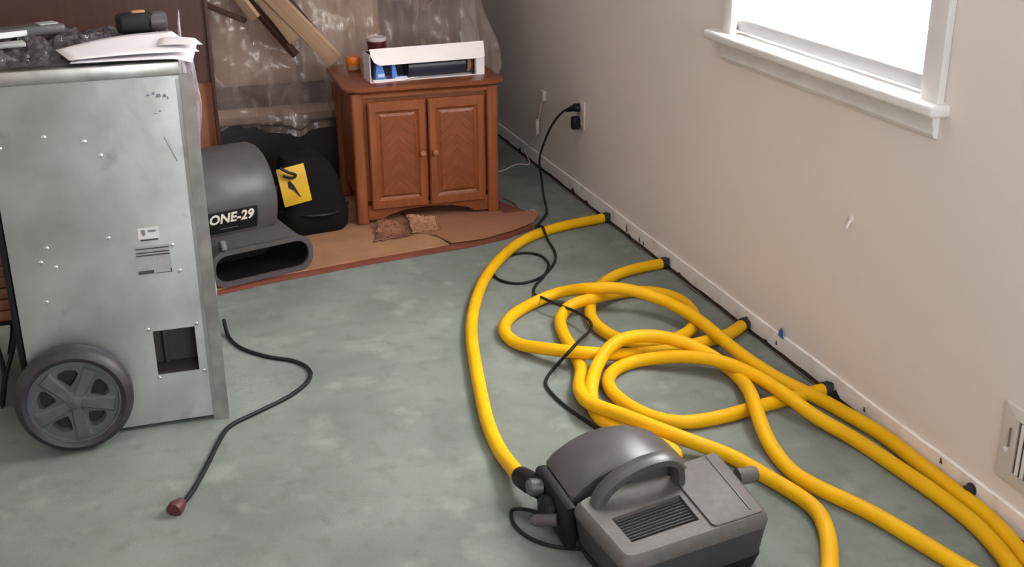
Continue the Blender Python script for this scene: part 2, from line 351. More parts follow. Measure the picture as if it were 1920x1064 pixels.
# ------------------------------------------------------------------ window in the right wall
win = bpy.data.objects.new('window_1', None); COL.objects.link(win); win.location = (0, (WY0 + WY1) / 2, WZ0); struct(win); win['label'] = 'white window with closed blind glowing in daylight'
wl = Vector(win.location)
def wpart(b, name, m, **k): return b.build(name, m, win, shift=wl, **k)
CW = 0.072
wpart(MB().box((-.011, WY0 - CW / 2 + .006, (WZ0 + WZ1) / 2 + .03), (.022, CW, WZ1 - WZ0 + .10), bevel=.004), 'window_casing', 'trim')
wpart(MB().box((-.011, WY1 + CW / 2 - .060, (WZ0 + WZ1) / 2 + .03), (.022, .06, WZ1 - WZ0 + .10), bevel=.004), 'window_casing', 'trim')
wpart(MB().box((-.011, (WY0 + WY1) / 2, WZ1 + CW / 2), (.022, WY1 - WY0 + 2 * CW, CW), bevel=.004), 'window_casing', 'trim')
wpart(MB().box((-.004 + .02, 2.95, 0.9325), (.135, 1.215, .031), bevel=.009, seg=3), 'window_sill', 'trim')
ap = MB(); prof = [(0, .912), (-.020, .912), (-.020, .895), (-.014, .880), (-.016, .868), (-.010, .858), (0, .856)]
ap.prism([(x, z) for x, z in prof], 2.375, 3.485, 'y'); wpart(ap, 'window_apron', 'trim')
wpart(MB().box((.075, WY0 + .02, (WZ0 + WZ1) / 2), (.04, .04, WZ1 - WZ0)).box((.075, WY1 - .02, (WZ0 + WZ1) / 2), (.04, .04, WZ1 - WZ0)).box((.075, (WY0 + WY1) / 2, WZ0 + .02), (.04, WY1 - WY0, .04)).box((.075, (WY0 + WY1) / 2, WZ1 - .02), (.04, WY1 - WY0, .04)).box((.075, (WY0 + WY1) / 2, 1.52), (.04, WY1 - WY0, .035)), 'window_frame', 'trim', smooth=0)
wpart(MB().box((.08, (WY0 + WY1) / 2, 1.23), (.004, WY1 - WY0 - .07, .55)), 'pane', 'glass', smooth=0)
wpart(MB().box((.08, (WY0 + WY1) / 2, 1.80), (.004, WY1 - WY0 - .07, .52)), 'pane', 'glass', smooth=0)
# blind: slats share one mesh
bl = thing('window_blind', 'white mini blind lowered and closed in front of the bright window', 'blind', (0.025, (WY0 + WY1) / 2, WZ0 + .012))
sl = MB().box((0, 0, 0), (.003, WY1 - WY0 - .035, .0245), rot=Matrix.Rotation(math.radians(14), 3, 'Y'))
s0 = sl.build('slat', 'blind', bl, smooth=0); z = .052; s0.location = (0, 0, z)
while z + .0205 < WZ1 - WZ0 - .06:
    z += .0205; c = s0.copy(); COL.objects.link(c); c.location = (0, 0, z)
MB().box((-.004, -.005, .022), (.028, WY1 - WY0 - .03, .042), bevel=.006, seg=3).build('bottom_rail', 'rail', bl)
MB().box((0, 0, WZ1 - WZ0 - .035), (.03, WY1 - WY0 - .03, .04), bevel=.003).build('head_rail', 'rail', bl)

# unseen glowing window behind the viewer and ceiling lamp, both added as fill light
w2 = bpy.data.objects.new('fill_window', None); COL.objects.link(w2); w2.location = (-1.08, Y0, 0.95); struct(w2); w2['label'] = 'added fill light window in the wall behind the viewer'
for x, z, sx, sz in ((-.68, .55, .07, 1.24), (.68, .55, .07, 1.24), (0, -.03, 1.43, .07), (0, 1.13, 1.43, .07)):
    MB().box((x, .012, z), (sx, .024, sz), bevel=.004).build('window_casing', 'trim', w2)
MB().box((0, .006, .55), (1.30, .01, 1.1)).build('pane', 'fillpane', w2, smooth=0)
lm = thing('fill_lamp', 'added round frosted glass fill lamp on the ceiling', 'lamp', (-1.45, 3.3, H))
MB().lathe([(0.17, 0), (0.17, -.02), (0.155, -.03)], sides=32).build('fill_lamp_base', 'rail', lm)
MB().lathe([(0.15, -.025), (0.148, -.05), (0.125, -.085), (0.08, -.108), (0.0, -.118)], sides=32).build('fill_lamp_shade', 'lamp', lm)

# ------------------------------------------------------------------ small things on the right wall
ol = thing('power_outlet', 'ivory double power outlet on the wall beyond the hoses', 'outlet', (0, 4.765, .385))
MB().box((-.004, 0, 0), (.008, .076, .125), bevel=.003).build('cover_plate', 'ivory', ol)
for z in (.030, -.030): MB().lathe([(.017, 0), (.017, -.004), (0, -.004)], c=(-.007, .005, z), axis='x', sides=20).build('socket', 'rail', ol)
ad = thing('plug_adapter', 'black plug adapter in the lower socket of the outlet', 'plug', (-.011, 4.775, .348))
MB().box((-.018, 0, 0), (.036, .034, .058), bevel=.008, seg=3).build('adapter_body', 'black', ad)
MB().box((-.001, 0, .0), (.006, .024, .03)).build('prong_base', 'black', ad)
ph = thing('phone_jack', 'small white phone jack with thin white cable near the dark corner', 'phone jack', (0, 5.255, .37))
pl = Vector(ph.location)
MB().box((-.010, 5.255, .37), (.02, .045, .05), bevel=.006, seg=3).build('jack_box', 'ivory', ph, shift=pl)
MB().box((-.016, 5.325, .200), (.018, .026, .075), bevel=.007, seg=3).build('inline_connector', 'ivory', ph, shift=pl)
MB().tube(smoothpath([(-.014, 5.255, .37), (-.014, 5.285, .297), (-.014, 5.32, .225), (-.014, 5.337, .16), (-.016, 5.45, .075), (-.02, 5.50, .04), (-.044, 5.36, .006), (-.101, 5.379, .006), (-.186, 5.307, .006), (-.229, 5.283, .006)], .02), .0032, 8).build('cable', 'ivory', ph, shift=pl)
nl = thing('wall_anchor', 'small white anchor stuck in the wall below the window', 'wall anchor', (0, 2.695, .549))
MB().lathe([(.008, 0), (.008, -.003), (.005, -.005), (.0045, -.030), (0, -.033)], axis='x', sides=12).build('anchor_pin', 'trim', nl).rotation_euler = (0, math.radians(-62), 0)
MB().lathe([(.009, 0), (.008, -.002), (0, -.002)], axis='x', sides=14).build('anchor_collar', 'wall_bare', nl)
b = MB(); b.prism([(2.977, .058), (3.010, .060), (3.003, .082), (2.990, .094), (2.984, .084)], -.0115, -.010, 'x')
tag(b.build('tape_scrap', 'bluetape', smooth=0), 'torn scrap of blue tape at the foot of the wall', 'tape')
hp = thing('hole_plug', 'black rubber plug in the wall hole beside the air vent', 'plug', (-.006, 2.066, .036))
MB().lathe([(.017, 0), (.017, -.006), (.012, -.008), (.012, -.020), (.006, -.024), (0, -.024)], axis='x', sides=18).build('plug_body', 'rubber', hp)
MB().box((-.016, -.014, -.004), (.012, .02, .012), bevel=.003).build('plug_tab', 'rubber', hp)
# wall register
vr = thing('air_vent', 'white metal air vent low on the wall at the right edge', 'air vent', (0, 1.80, .215))
b = MB(); o_ = [(-.2, -.098), (.2, -.098), (.2, .102), (-.2, .102)]; i_ = [(-.148, -.066), (.148, -.066), (.148, .072), (-.148, .072)]
b.rings([[(-.001, y, z) for y, z in o_], [(-.008, y * .985, z * .97) for y, z in o_], [(-.012, y, z) for y, z in i_], [(-.002, y, z) for y, z in i_]], True, False, False)
b.build('vent_frame', 'ventwhite', vr, smooth=0)
MB().box((-.0015, 0, .003), (.002, .296, .138)).build('vent_back', 'ventdark', vr, smooth=0)
f0 = MB().box((0, 0, 0), (.008, .009, .132), rot=RZ(.5)).build('louver', 'ventwhite', vr, smooth=0); f0.location = (-.007, -.132, .003)
for k in range(1, 16):
    c = f0.copy(); COL.objects.link(c); c.location = (-.007, -.132 + .0176 * k, .003)
MB().box((-.012, .166, .02), (.004, .006, .05), bevel=.001).build('lever_slot', 'ventdark', vr, smooth=0)
MB().box((-.014, .172, -.014), (.010, .010, .012), bevel=.002).build('lever', 'ventwhite', vr)


# ------------------------------------------------------------------ yellow drying hoses (centre lines in metres)
HOSE_A = [(-0.024,4.410,0.020),(-0.121,4.392,0.020),(-0.226,4.369,0.020),(-0.350,4.319,0.020),(-0.472,4.230,0.021),(-0.614,4.065,0.020),(-0.740,3.859,0.020),(-0.843,3.627,0.020),(-0.908,3.433,0.020),(-0.961,3.212,0.020),(-1.010,2.978,0.020),(-1.043,2.798,0.020),(-1.055,2.645,0.020),(-1.064,2.462,0.054)]
HOSE_B = [(-0.021,3.825,0.020),(-0.123,3.812,0.020),(-0.223,3.782,0.020),(-0.330,3.704,0.021),(-0.420,3.583,0.020),(-0.486,3.428,0.021),(-0.491,3.311,0.020),(-0.463,3.219,0.020),(-0.393,3.164,0.020),(-0.307,3.165,0.020),(-0.210,3.222,0.020),(-0.144,3.333,0.020),(-0.131,3.471,0.020),(-0.181,3.564,0.020),(-0.289,3.601,0.020),(-0.451,3.506,0.054),(-0.540,3.500,0.041),(-0.593,3.441,0.020),(-0.626,3.312,0.020),(-0.641,3.176,0.020),(-0.668,3.050,0.020),(-0.728,2.914,0.031),(-0.751,2.775,0.054),(-0.706,2.708,0.054),(-0.633,2.581,0.054),(-0.561,2.498,0.041),(-0.483,2.433,0.020),(-0.450,2.321,0.020),(-0.420,2.215,0.020),(-0.409,2.133,0.020),(-0.439,2.033,0.020),(-0.509,1.912,0.020),(-0.584,1.802,0.020)]
HOSE_C = [(-0.000,3.201,0.020),(-0.116,3.143,0.020),(-0.205,3.120,0.020),(-0.330,3.098,0.020),(-0.465,3.106,0.020),(-0.589,3.072,0.054),(-0.665,3.115,0.054),(-0.738,3.197,0.041),(-0.792,3.302,0.020),(-0.802,3.410,0.020),(-0.751,3.511,0.020),(-0.654,3.597,0.020),(-0.533,3.631,0.038),(-0.447,3.519,0.087),(-0.344,3.478,0.087),(-0.243,3.389,0.067),(-0.190,3.231,0.054),(-0.189,3.035,0.054),(-0.183,2.866,0.054),(-0.146,2.739,0.041),(-0.085,2.658,0.020),(-0.059,2.533,0.020),(-0.029,2.397,0.020),(-0.016,2.273,0.020),(-0.006,2.174,0.020),(-0.012,2.129,0.020),(-0.030,2.068,0.021),(-0.036,1.973,0.020),(-0.055,1.855,0.020),(-0.092,1.725,0.020)]
HOSE_D = [(-0.009,2.694,0.020),(-0.085,2.687,0.020),(-0.182,2.673,0.020),(-0.287,2.657,0.020),(-0.409,2.637,0.020),(-0.529,2.645,0.020),(-0.597,2.712,0.020),(-0.632,2.822,0.020),(-0.629,2.931,0.020),(-0.581,3.011,0.020),(-0.497,3.055,0.020),(-0.399,3.012,0.041),(-0.319,2.954,0.054),(-0.256,2.883,0.054),(-0.217,2.772,0.054),(-0.198,2.637,0.054),(-0.164,2.532,0.031),(-0.122,2.410,0.020),(-0.102,2.244,0.020),(-0.087,2.088,0.020),(-0.086,1.948,0.020),(-0.108,1.828,0.020),(-0.136,1.741,0.021)]
HOSE_E = [(-0.720,2.370,0.060),(-0.655,2.405,0.066),(-0.655,2.480,0.054),(-0.690,2.628,0.020),(-0.731,2.724,0.020),(-0.717,2.840,0.020),(-0.680,2.932,0.041),(-0.613,3.035,0.054),(-0.556,3.067,0.087),(-0.471,3.097,0.087),(-0.394,3.066,0.087),(-0.326,3.016,0.074),(-0.270,2.960,0.048),(-0.232,2.906,0.020),(-0.264,2.750,0.041),(-0.320,2.603,0.061),(-0.354,2.502,0.051),(-0.361,2.422,0.020),(-0.372,2.294,0.020),(-0.347,2.208,0.020),(-0.293,2.081,0.020),(-0.258,1.948,0.020),(-0.236,1.850,0.020),(-0.214,1.767,0.020)]
CORD_OUTLET = [(-0.340,4.426,0.006),(-0.315,4.439,0.006),(-0.351,4.290,0.048),(-0.340,4.275,0.006),(-0.368,4.103,0.006),(-0.415,3.992,0.006),(-0.507,3.874,0.006),(-0.603,3.839,0.006),(-0.662,3.894,0.006),(-0.660,3.987,0.006),(-0.596,4.100,0.006),(-0.499,4.149,0.006),(-0.436,4.107,0.006),(-0.432,4.005,0.006),(-0.484,3.896,0.006),(-0.556,3.800,0.006),(-0.587,3.728,0.006),(-0.603,3.574,0.048),(-0.573,3.497,0.048),(-0.536,3.415,0.048),(-0.527,3.325,0.048),(-0.529,3.319,0.026),(-0.643,3.139,0.077),(-0.705,3.069,0.077),(-0.729,3.123,0.006),(-0.782,3.053,0.006),(-0.798,2.990,0.006),(-0.788,2.869,0.006),(-0.757,2.738,0.006),(-0.725,2.621,0.006)]
CORD_BLOWER = [(-1.120,2.195,0.176),(-1.103,2.344,0.074),(-1.110,2.397,0.006),(-1.123,2.326,0.006),(-1.105,2.260,0.006),(-1.061,2.212,0.006),(-0.998,2.186,0.006)]
CORD_DEHUMIDIFIER = [(-1.677,3.771,0.040),(-1.672,3.710,0.006),(-1.645,3.601,0.006),(-1.571,3.502,0.006),(-1.495,3.442,0.006),(-1.457,3.363,0.006),(-1.473,3.281,0.006),(-1.538,3.201,0.006),(-1.633,3.133,0.006),(-1.723,3.071,0.006),(-1.758,3.008,0.006),(-1.806,2.870,0.006),(-1.853,2.744,0.006),(-1.889,2.677,0.006)]
HR = 0.0205
def hose(pts, label, cuff=True, tail_collar=False):
    P = []
    for i, p in enumerate(pts):
        x = min(p[0], -0.036) if i else min(p[0], -0.03)
        P.append((x, p[1], p[2]))
    path = relax(smoothpath(P, .018), 4)
    base = Vector((path[0].x, path[0].y, 0))
    t = thing('drying_hose', label, 'hose', base, group='yellow drying hoses')
    MB().tube(path, HR, 14).build('tube', 'hose', t, shift=base, smooth=60)
    if cuff:
        d = (path[0] - path[3]).normalized(); a = path[0]
        c = MB().tube([a - d * .012, a - d * .011, a + d * .010, a + d * .011], [HR, HR + .003, HR + .003, HR * .7], 16).build('end_cuff', 'rubber', t, shift=base)
        MB().tube([a + d * .009, a + d * .020, Vector((-.003, a.y + d.y * .03, .034))], .010, 10).build('wall_nozzle', 'rubber', c, shift=base)
    return t, path
hose(HOSE_A, 'yellow hose running from the blower to the farthest wall hole')
hose(HOSE_B, 'yellow hose from second farthest wall hole, looping once then leaving frame behind the blower')
hose(HOSE_C, 'yellow hose from third wall hole, bending far left then running beside the wall')
hose(HOSE_D, 'yellow hose from nearest wall hole, in a wide oval loop')
hose(HOSE_E, 'yellow hose from behind the blower, arching over the coil to the lower right corner', cuff=False)

# ------------------------------------------------------------------ cords
def cord(name, pts, label, r, m='cord', cat='cord', loc=None, step=.012):
    path = relax(smoothpath(pts, step), 2); base = Vector(loc if loc else (pts[0][0], pts[0][1], 0))
    t = thing(name, label, cat, base); MB().tube(path, r, 8).build('cable', m, t, shift=base, smooth=60); return t, path, base
wall_run = [(-.034, 4.786, .405), (-.06, 4.835, .392), (-.10, 4.875, .325), (-.13, 4.91, .228), (-.15, 4.91, .152), (-.18, 4.80, .111), (-.205, 4.70, .055), (-.225, 4.60, .010), (-.285, 4.50, .008)]
t, p_, bs = cord('extension_cord', wall_run + CORD_OUTLET[0:], 'long black power cord from the wall outlet, coiled once beside the yellow hoses', .0052)
MB().tube([(-.008, 4.779, .415), (-.030, 4.782, .415), (-.034, 4.784, .413), (-.056, 4.815, .398)], [.019, .019, .015, .008], 14).build('plug', 'black', t, shift=bs)
t, p_, bs = cord('appliance_cord', CORD_DEHUMIDIFIER, 'black cord with dark red plug lying in front of the steel dehumidifier', .0065)
e = p_[-1]; d = (p_[-1] - p_[-4]).normalized()
MB().tube([e - d * .006, e - d * .004 + Vector((0, 0, .006)), e + d * .022 + Vector((0, 0, .009)), e + d * .034 + Vector((0, 0, .007)), e + d * .036 + Vector((0, 0, .007))], [.009, .015, .020, .020, .012], 14).build('plug', 'redplug', t, shift=bs)

# ------------------------------------------------------------------ steel dehumidifier (left)
D = thing('dehumidifier', 'tall galvanised steel dehumidifier on large wheels at the left', 'dehumidifier', (-1.99, 3.14, 0))
L0, R0, DT, DH = -.245, .228, .50, 1.03
# front panel with the square opening
wx0, wx1, wz0, wz1 = .086, .198, .160, .293
b = MB()
ou = [(L0, 0, .012), (R0, 0, .012), (R0, 0, .995), (L0, 0, .995)]; inn = [(wx0, 0, wz0), (wx1, 0, wz0), (wx1, 0, wz1), (wx0, 0, wz1)]
b.fill(ou, [inn]); b.rings([[(x, y, z) for x, _, z in inn] for y in (0, .004)], True, False, False)
b.rings([[(x, y, z) for x, _, z in ou] for y in (0, .004)], True, False, False)
fp = b.build('front_panel', 'galv', D, smooth=0)
uvl = fp.data.uv_layers.new(name='grain')
for lp in fp.data.loops: q = fp.data.vertices[lp.vertex_index].co; uvl.data[lp.index].uv = (q.z, q.x)
b = MB(); b.rings([[(x, y, z) for x, z in ((wx0 - .004, wz0 - .004), (wx1 + .004, wz0 - .004), (wx1 + .004, wz1 + .004), (wx0 - .004, wz1 + .004))] for y in (.0045, .10)], True, False, True)
b.build('opening_recess', 'recess', D, smooth=0)
MB().box((wx0 + .03, .085, (wz0 + wz1) / 2), (.012, .02, wz1 - wz0), bevel=.003).build('inner_bracket', 'device', D)
b = MB(); b.rings([[(L0, y, .03), (R0 - .004, y, .03), (R0 - .004, y, 1.0), (L0, y, 1.0)] for y in (.006, DT)], True, False, True)
b.build('casing', 'galv', D, smooth=0)
MB().box(((L0 + R0) / 2 + .002, DT / 2, 1.0125), (R0 - L0 + .012, DT + .012, .036), bevel=.004).build('top_lid', 'galv2', D)
MB().box((R0 - .001, -.003, .60 - .11), (.010, .006, .99)).build('panel_hem', 'galv', D, smooth=0)
b = MB(); b.prism([(R0 + .004, -.010), (R0 + .038, -.016), (R0 + .038, .03), (R0 + .034, .03), (R0 + .034, -.010), (R0 + .004, -.006)], 0.0, 1.0, 'z'); b.build('corner_post', 'galv2', D, smooth=0)
b = MB(); b.prism([(R0 + .002, DT - .03), (R0 + .038, DT - .03), (R0 + .038, DT), (R0 + .002, DT)], 0.0, 1.0, 'z'); b.build('corner_post', 'galv2', D, smooth=0)
MB().box((.02, DT / 2, .02), (R0 - L0 - .05, DT - .04, .02)).build('base_skid', 'black', D, smooth=0)
# black handle bar down the left edge
MB().tube(smoothpath([(L0 - .010, .012, .99), (L0 - .011, .012, .70), (L0 - .011, .012, .45), (L0 - .011, .012, .30), (L0 - .009, .012, .20)], .04), .0095, 10).build('handle_bar', 'black', D)
# wheels: tyre, rim with five holes
def wheel(loc, face):
    wo = bpy.data.objects.new('wheel', None)
    tyre = [(.117, -.026), (.122, -.034), (.132, -.037), (.145, -.028), (.152, -.012), (.152, .014), (.146, .030), (.130, .036), (.116, .034), (.114, .0)]
    w = MB().lathe(tyre, axis='y', sides=48, closed_prof=True).build('wheel', 'tire', D, smooth=50); w.location = loc; w.rotation_euler = (0, 0, 0 if face < 0 else math.pi)
    b = MB(); segs = 60; outer = [(.119 * math.cos(2 * math.pi * k / segs), -.024, .119 * math.sin(2 * math.pi * k / segs)) for k in range(segs)]
    holes = []
    for k in range(5):
        a = math.radians(90 + 72 * k + 6); h = []
        for rr, da in ((.046, 0), (.060, .22), (.082, .34), (.092, .26), (.096, 0), (.092, -.26), (.082, -.34), (.060, -.22)):
            h.append((rr * math.cos(a + da), -.024, rr * math.sin(a + da)))
        holes.append(h)
    b.fill(outer, holes)
    for h in holes: b.rings([h, [(x * .93, y + .018, z * .93) for x, y, z in h]], True, False, False)
    b.rings([outer, [(x * 1.0, y - .006, z * 1.0) for x, y, z in outer], [(x * .955, y - .006, z * .955) for x, y, z in outer], [(x * .94, y + .001, z * .94) for x, y, z in outer]], True, False, False)
    rim = b.build('rim', 'rim', w, smooth=30)
    MB().lathe([(.0, -.033), (.016, -.032), (.022, -.029), (.032, -.024)], axis='y', sides=24).build('hub', 'rim', w)
    MB().lathe([(.110, .0), (.108, .004), (0, .004)], axis='y', sides=32).build('rim_back', 'dark', w)
    for k in range(5):      # raised spokes
        a = math.radians(90 + 72 * k + 42); c, s_ = math.cos(a), math.sin(a); q = Vector((-s_, 0, c))
        e = Vector((c, 0, s_)); y = Vector((0, 1, 0)); b = MB()
        r0 = [e * .02 + q * .014 - y * .024, e * .02 + q * .010 - y * .031, e * .02 - q * .010 - y * .031, e * .02 - q * .014 - y * .024]
        r1 = [e * .104 + q * .024 - y * .024, e * .102 + q * .016 - y * .029, e * .102 - q * .016 - y * .029, e * .104 - q * .024 - y * .024]
        b.rings([r0, r1]); b.build('spoke', 'rim', w, smooth=20)
    return w
wheel((-.135, -.058, .153), -1); wheel((-.135, DT + .058, .153), 1)
MB().tube([(-.135, -.05, .153), (-.135, DT + .05, .153)], .010, 10).build('axle', 'galv2', D)
sc = MB().lathe([(.006, .0), (.006, -.0015), (.004, -.0035), (0, -.004)], axis='y', sides=12).build('screw', 'screw', D); first = True
for x, z in ((.074, .300), (.204, .300), (.088, .150), (.212, .154), (.164, .538), (.176, .462), (-.150, .565), (-.135, .510), (-.170, .527), (.005, .575), (-.172, .415), (-.115, .86), (-.222, .84), (-.02, .84), (.015, .80)):
    o = sc if first else sc.copy()
    if not first: COL.objects.link(o)
    first = False; o.location = (x, -.0005, z)
# stickers and plates with their worn print
st = MB().box((.108, -.0012, .578), (.054, .0016, .030)).build('sticker', 'sticker', D, smooth=0)
MB().prism([(.089, .588), (.099, .589), (.100, .577), (.096, .570), (.091, .574)], -.0030, -.0020, 'y').build('emblem', 'inklight', st, smooth=0)
MB().box((.117, -.0025, .584), (.020, .001, .006)).build('print_line', 'inklight', st, smooth=0)
MB().box((.108, -.0012, .559), (.046, .001, .004)).build('print_line', 'ink', st, smooth=0)
pp = MB().box((.112, -.001, .502), (.090, .0014, .080)).build('rating_plate', 'plate', D, smooth=0)
for z in (.535, .524, .516): MB().box((.112, -.0022, z), (.086, .001, .0032)).build('print_line', 'ink', pp, smooth=0)
MB().box((.090, -.0022, .468), (.040, .001, .0095)).build('print_block', 'ink', pp, smooth=0)
MB().box((.135, -.0022, .463), (.046, .001, .0015)).build('print_line', 'ink', pp, smooth=0)
MB().box((.155, -.0022, .468), (.003, .001, .010)).build('print_line', 'ink', pp, smooth=0)
for x, z, w, h in ((.150, .948, .010, .005), (.163, .952, .008, .009), (.175, .945, .014, .011), (.190, .944, .010, .010), (.198, .938, .004, .010), (.175, .905, .006, .005), (.163, .899, .010, .002)):
    b = MB().prism([(x - w / 2, z - h / 2), (x + w / 2, z - h / 3), (x + w / 3, z + h / 2), (x - w / 3, z + h / 3)], -.0016, -.0006, 'y').build('paint_smudge', 'inklight', D, smooth=0)
b = MB().prism([(.176, .835), (.178, .836), (.205, .768), (.202, .768)], -.0016, -.0006, 'y').build('scratch', 'inklight', D, smooth=0)

# ------------------------------------------------------------------ clutter on top of the dehumidifier
ZT = 1.0315
def crumple(x0, x1, y0, y1, z, amp, sc, seed):
    def fn(u, v):
        x, y = x0 + (x1 - x0) * u, y0 + (y1 - y0) * v; e = min(u, v, 1 - u, 1 - v)
        q = Vector((x * sc, y * sc, seed)); h = abs(noise.noise(q)) + .5 * abs(noise.noise(q * 2.3)) + .25 * noise.noise(q * 5)
        if x > -2.07 and y < 3.47: h *= .25
        return (x + .012 * noise.noise(q * 1.7 + Vector((9, 0, 0))), y + .012 * noise.noise(q * 1.7 + Vector((0, 9, 0))), z + .003 + amp * max(0, h) * (0.35 + .65 * min(1, e * 6)))
    return fn
pf = thing('plastic_film', 'crumpled dark plastic film spread over the top of the steel dehumidifier', 'plastic film', (-1.99, 3.40, ZT))
MB().grid(crumple(-2.33, -1.752, 3.150, 3.655, ZT, .042, 13, 2.2), 60, 52).build('film_sheet', 'film_dark', pf, shift=pf.location, smooth=25)
# strip of film hanging down the right edge
def strip(u, v):
    z = 1.03 - .78 * v; w = .032 + .012 * math.sin(v * 9) - .018 * v
    x = -1.748 + w * u + .006 * noise.noise(Vector((u * 3, v * 9, 1))); y = 3.19 + .02 * u + .014 * noise.noise(Vector((u * 4, v * 7, 4)))
    return (x, y, z)
MB().grid(strip, 6, 44).build('hanging_strip', 'film_strip', pf, shift=pf.location, smooth=40)
MB().tube([(-1.733, 3.44, ZT), (-1.731, 3.44, ZT + .05), (-1.728, 3.44, ZT + .085)], [.006, .004, .0015], 6).build('twisted_end', 'film_strip', pf, shift=pf.location)
# papers
def sheet(c4, z, bow, dz, nu=14, nv=8):
    a, b_, c, d = [Vector((*q, 0)) for q in c4]
    def fn(u, v):
        p = (a * (1 - u) + b_ * u) * (1 - v) + (d * (1 - u) + c * u) * v
        return (p.x, p.y, z + bow * math.sin(u * math.pi) * (.4 + .6 * v) + dz(u, v))
    return fn
o = MB().grid(sheet([(-2.018, 3.150), (-1.722, 3.118), (-1.690, 3.40), (-1.985, 3.43)], ZT + .008, .003, lambda u, v: -.012 * max(0, u - .85) * 6), 14, 8).build('paper_sheet', 'paper', smooth=60, solid=.0012)
tag(o, 'lower white paper sheet on the dehumidifier, its edge hanging over the front', 'paper', 'papers on the dehumidifier')
o = MB().grid(sheet([(-2.018, 3.152), (-1.700, 3.165), (-1.752, 3.455), (-2.055, 3.315)], ZT + .016, .010, lambda u, v: .010 * u * v), 14, 8).build('paper_sheet', 'paper', smooth=60, solid=.0012)
tag(o, 'upper white paper sheet lying slanted on the dehumidifier', 'paper', 'papers on the dehumidifier')
o = MB().grid(sheet([(-1.80, 3.225), (-1.688, 3.195), (-1.700, 3.30), (-1.79, 3.33)], ZT + .028, .003, lambda u, v: .0), 6, 4).build('paper_sheet', 'paper', smooth=60, solid=.0012)
tag(o, 'small white paper slip sticking out past the right end of the papers', 'paper', 'papers on the dehumidifier')
# grey handheld device with a white label
dv = thing('handheld_meter', 'grey handheld device with white label lying on the dark film', 'meter', (-2.135, 3.50, ZT + .030), math.radians(22))
MB().box((0, 0, .013), (.20, .07, .026), bevel=.008, seg=3).build('meter_body', 'device', dv)
MB().box((-.045, -.0355, .012), (.075, .002, .015)).build('white_label', 'sticker', dv, smooth=0)
MB().box((.06, 0, .027), (.05, .045, .003), bevel=.001).build('screen', 'plate', dv)
b = MB().box((-2.165, 3.36, ZT + .030), (.07, .045, .012), rot=RZ(.2), bevel=.004, seg=3)
tag(b.build('plastic_card', 'plate'), 'pale grey plastic card half buried in the film, in front of the handheld device', 'card')
cb = thing('compact_camera', 'small black camera standing on the film at the back of the dehumidifier', 'camera', (-1.845, 3.52, ZT + .016), math.radians(8))
MB().box((0, 0, .029), (.105, .055, .056), bevel=.014, seg=3).build('camera_body', 'black', cb)
MB().lathe([(.026, -.02), (.028, -.005), (.028, .020), (.020, .026), (.0, .022)], c=(.058, -.006, .030), axis='x', sides=22).build('lens_barrel', 'device', cb)
MB().box((.010, 0, .059), (.035, .022, .008), bevel=.002).build('viewfinder', 'amber', cb)

# ------------------------------------------------------------------ stool with hairpin legs at the left edge
S = thing('stool', 'wooden stool with thin black metal legs, half hidden behind the steel dehumidifier', 'stool', (-2.45, 3.60, 0))
for k in range(5):
    MB().box((-.0, -.14 + .07 * k, .445), (.36, .062, .024), bevel=.004).build('seat_slat', 'stoolwood', S)
for y in (-.165, .165):
    for k in range(5): MB().box((0, y, .415 - .034 * k), (.36, .014, .031), bevel=.004).build('side_slat', 'stoolwood', S)
for sx in (-1, 1):
    for sy in (-1, 1):
        MB().tube(smoothpath([(sx * .170, sy * .165, .25), (sx * .150, sy * .170, .17), (sx * .122, sy * .178, .10), (sx * .100, sy * .188, .010), (sx * .094, sy * .188, .010), (sx * .117, sy * .178, .10), (sx * .113, sy * .170, .17), (sx * .105, sy * .165, .25)], .03), .0065, 8).build('leg', 'black', S)
MB().box((0, 0, .254), (.36, .33, .012)).build('lower_frame', 'black', S, smooth=0)

# ------------------------------------------------------------------ boards and cardboard on the carpet under the cabinet
def poly_sheet(name, pts, z0, z1, m, label, cat, group=None, bevel=0.0):
    c = Vector((sum(p[0] for p in pts) / len(pts), sum(p[1] for p in pts) / len(pts), z0))
    b = MB().prism([(x - c.x, y - c.y) for x, y in pts], 0, z1 - z0, 'z', bevel)
    o = b.build(name, m, smooth=0); o.location = c
    return tag(o, label, cat, group)
poly_sheet('wooden_board', [(-1.72, 4.085), (-1.489, 4.155), (-1.069, 4.235), (-.666, 4.290), (-.50, 4.335), (-.35, 4.42), (-.32, 4.62), (-.40, 4.90), (-.44, 5.2), (-1.50, 5.2), (-1.54, 4.56), (-1.72, 4.5)], .001, .014, 'redboard', 'flat red brown board on the carpet under the wooden cabinet', 'board')
poly_sheet('cardboard_sheet', [(-1.68, 4.115), (-1.489, 4.180), (-1.069, 4.262), (-.745, 4.312), (-.76, 4.40), (-.80, 4.46), (-.80, 5.1), (-1.50, 5.1), (-1.54, 4.55), (-1.68, 4.48)], .0145, .0185, 'cardb', 'tan cardboard sheet reaching under the left half of the wooden cabinet', 'cardboard', 'cardboard sheets on the board')
poly_sheet('cardboard_sheet', [(-.735, 4.318), (-.60, 4.325), (-.46, 4.380), (-.335, 4.455), (-.275, 4.56), (-.29, 4.605), (-.42, 4.60), (-.45, 5.0), (-.83, 5.0), (-.83, 4.48), (-.77, 4.43)], .0190, .0235, 'cardb2', 'reddish cardboard sheet on the board, right of the torn flap', 'cardboard', 'cardboard sheets on the board')
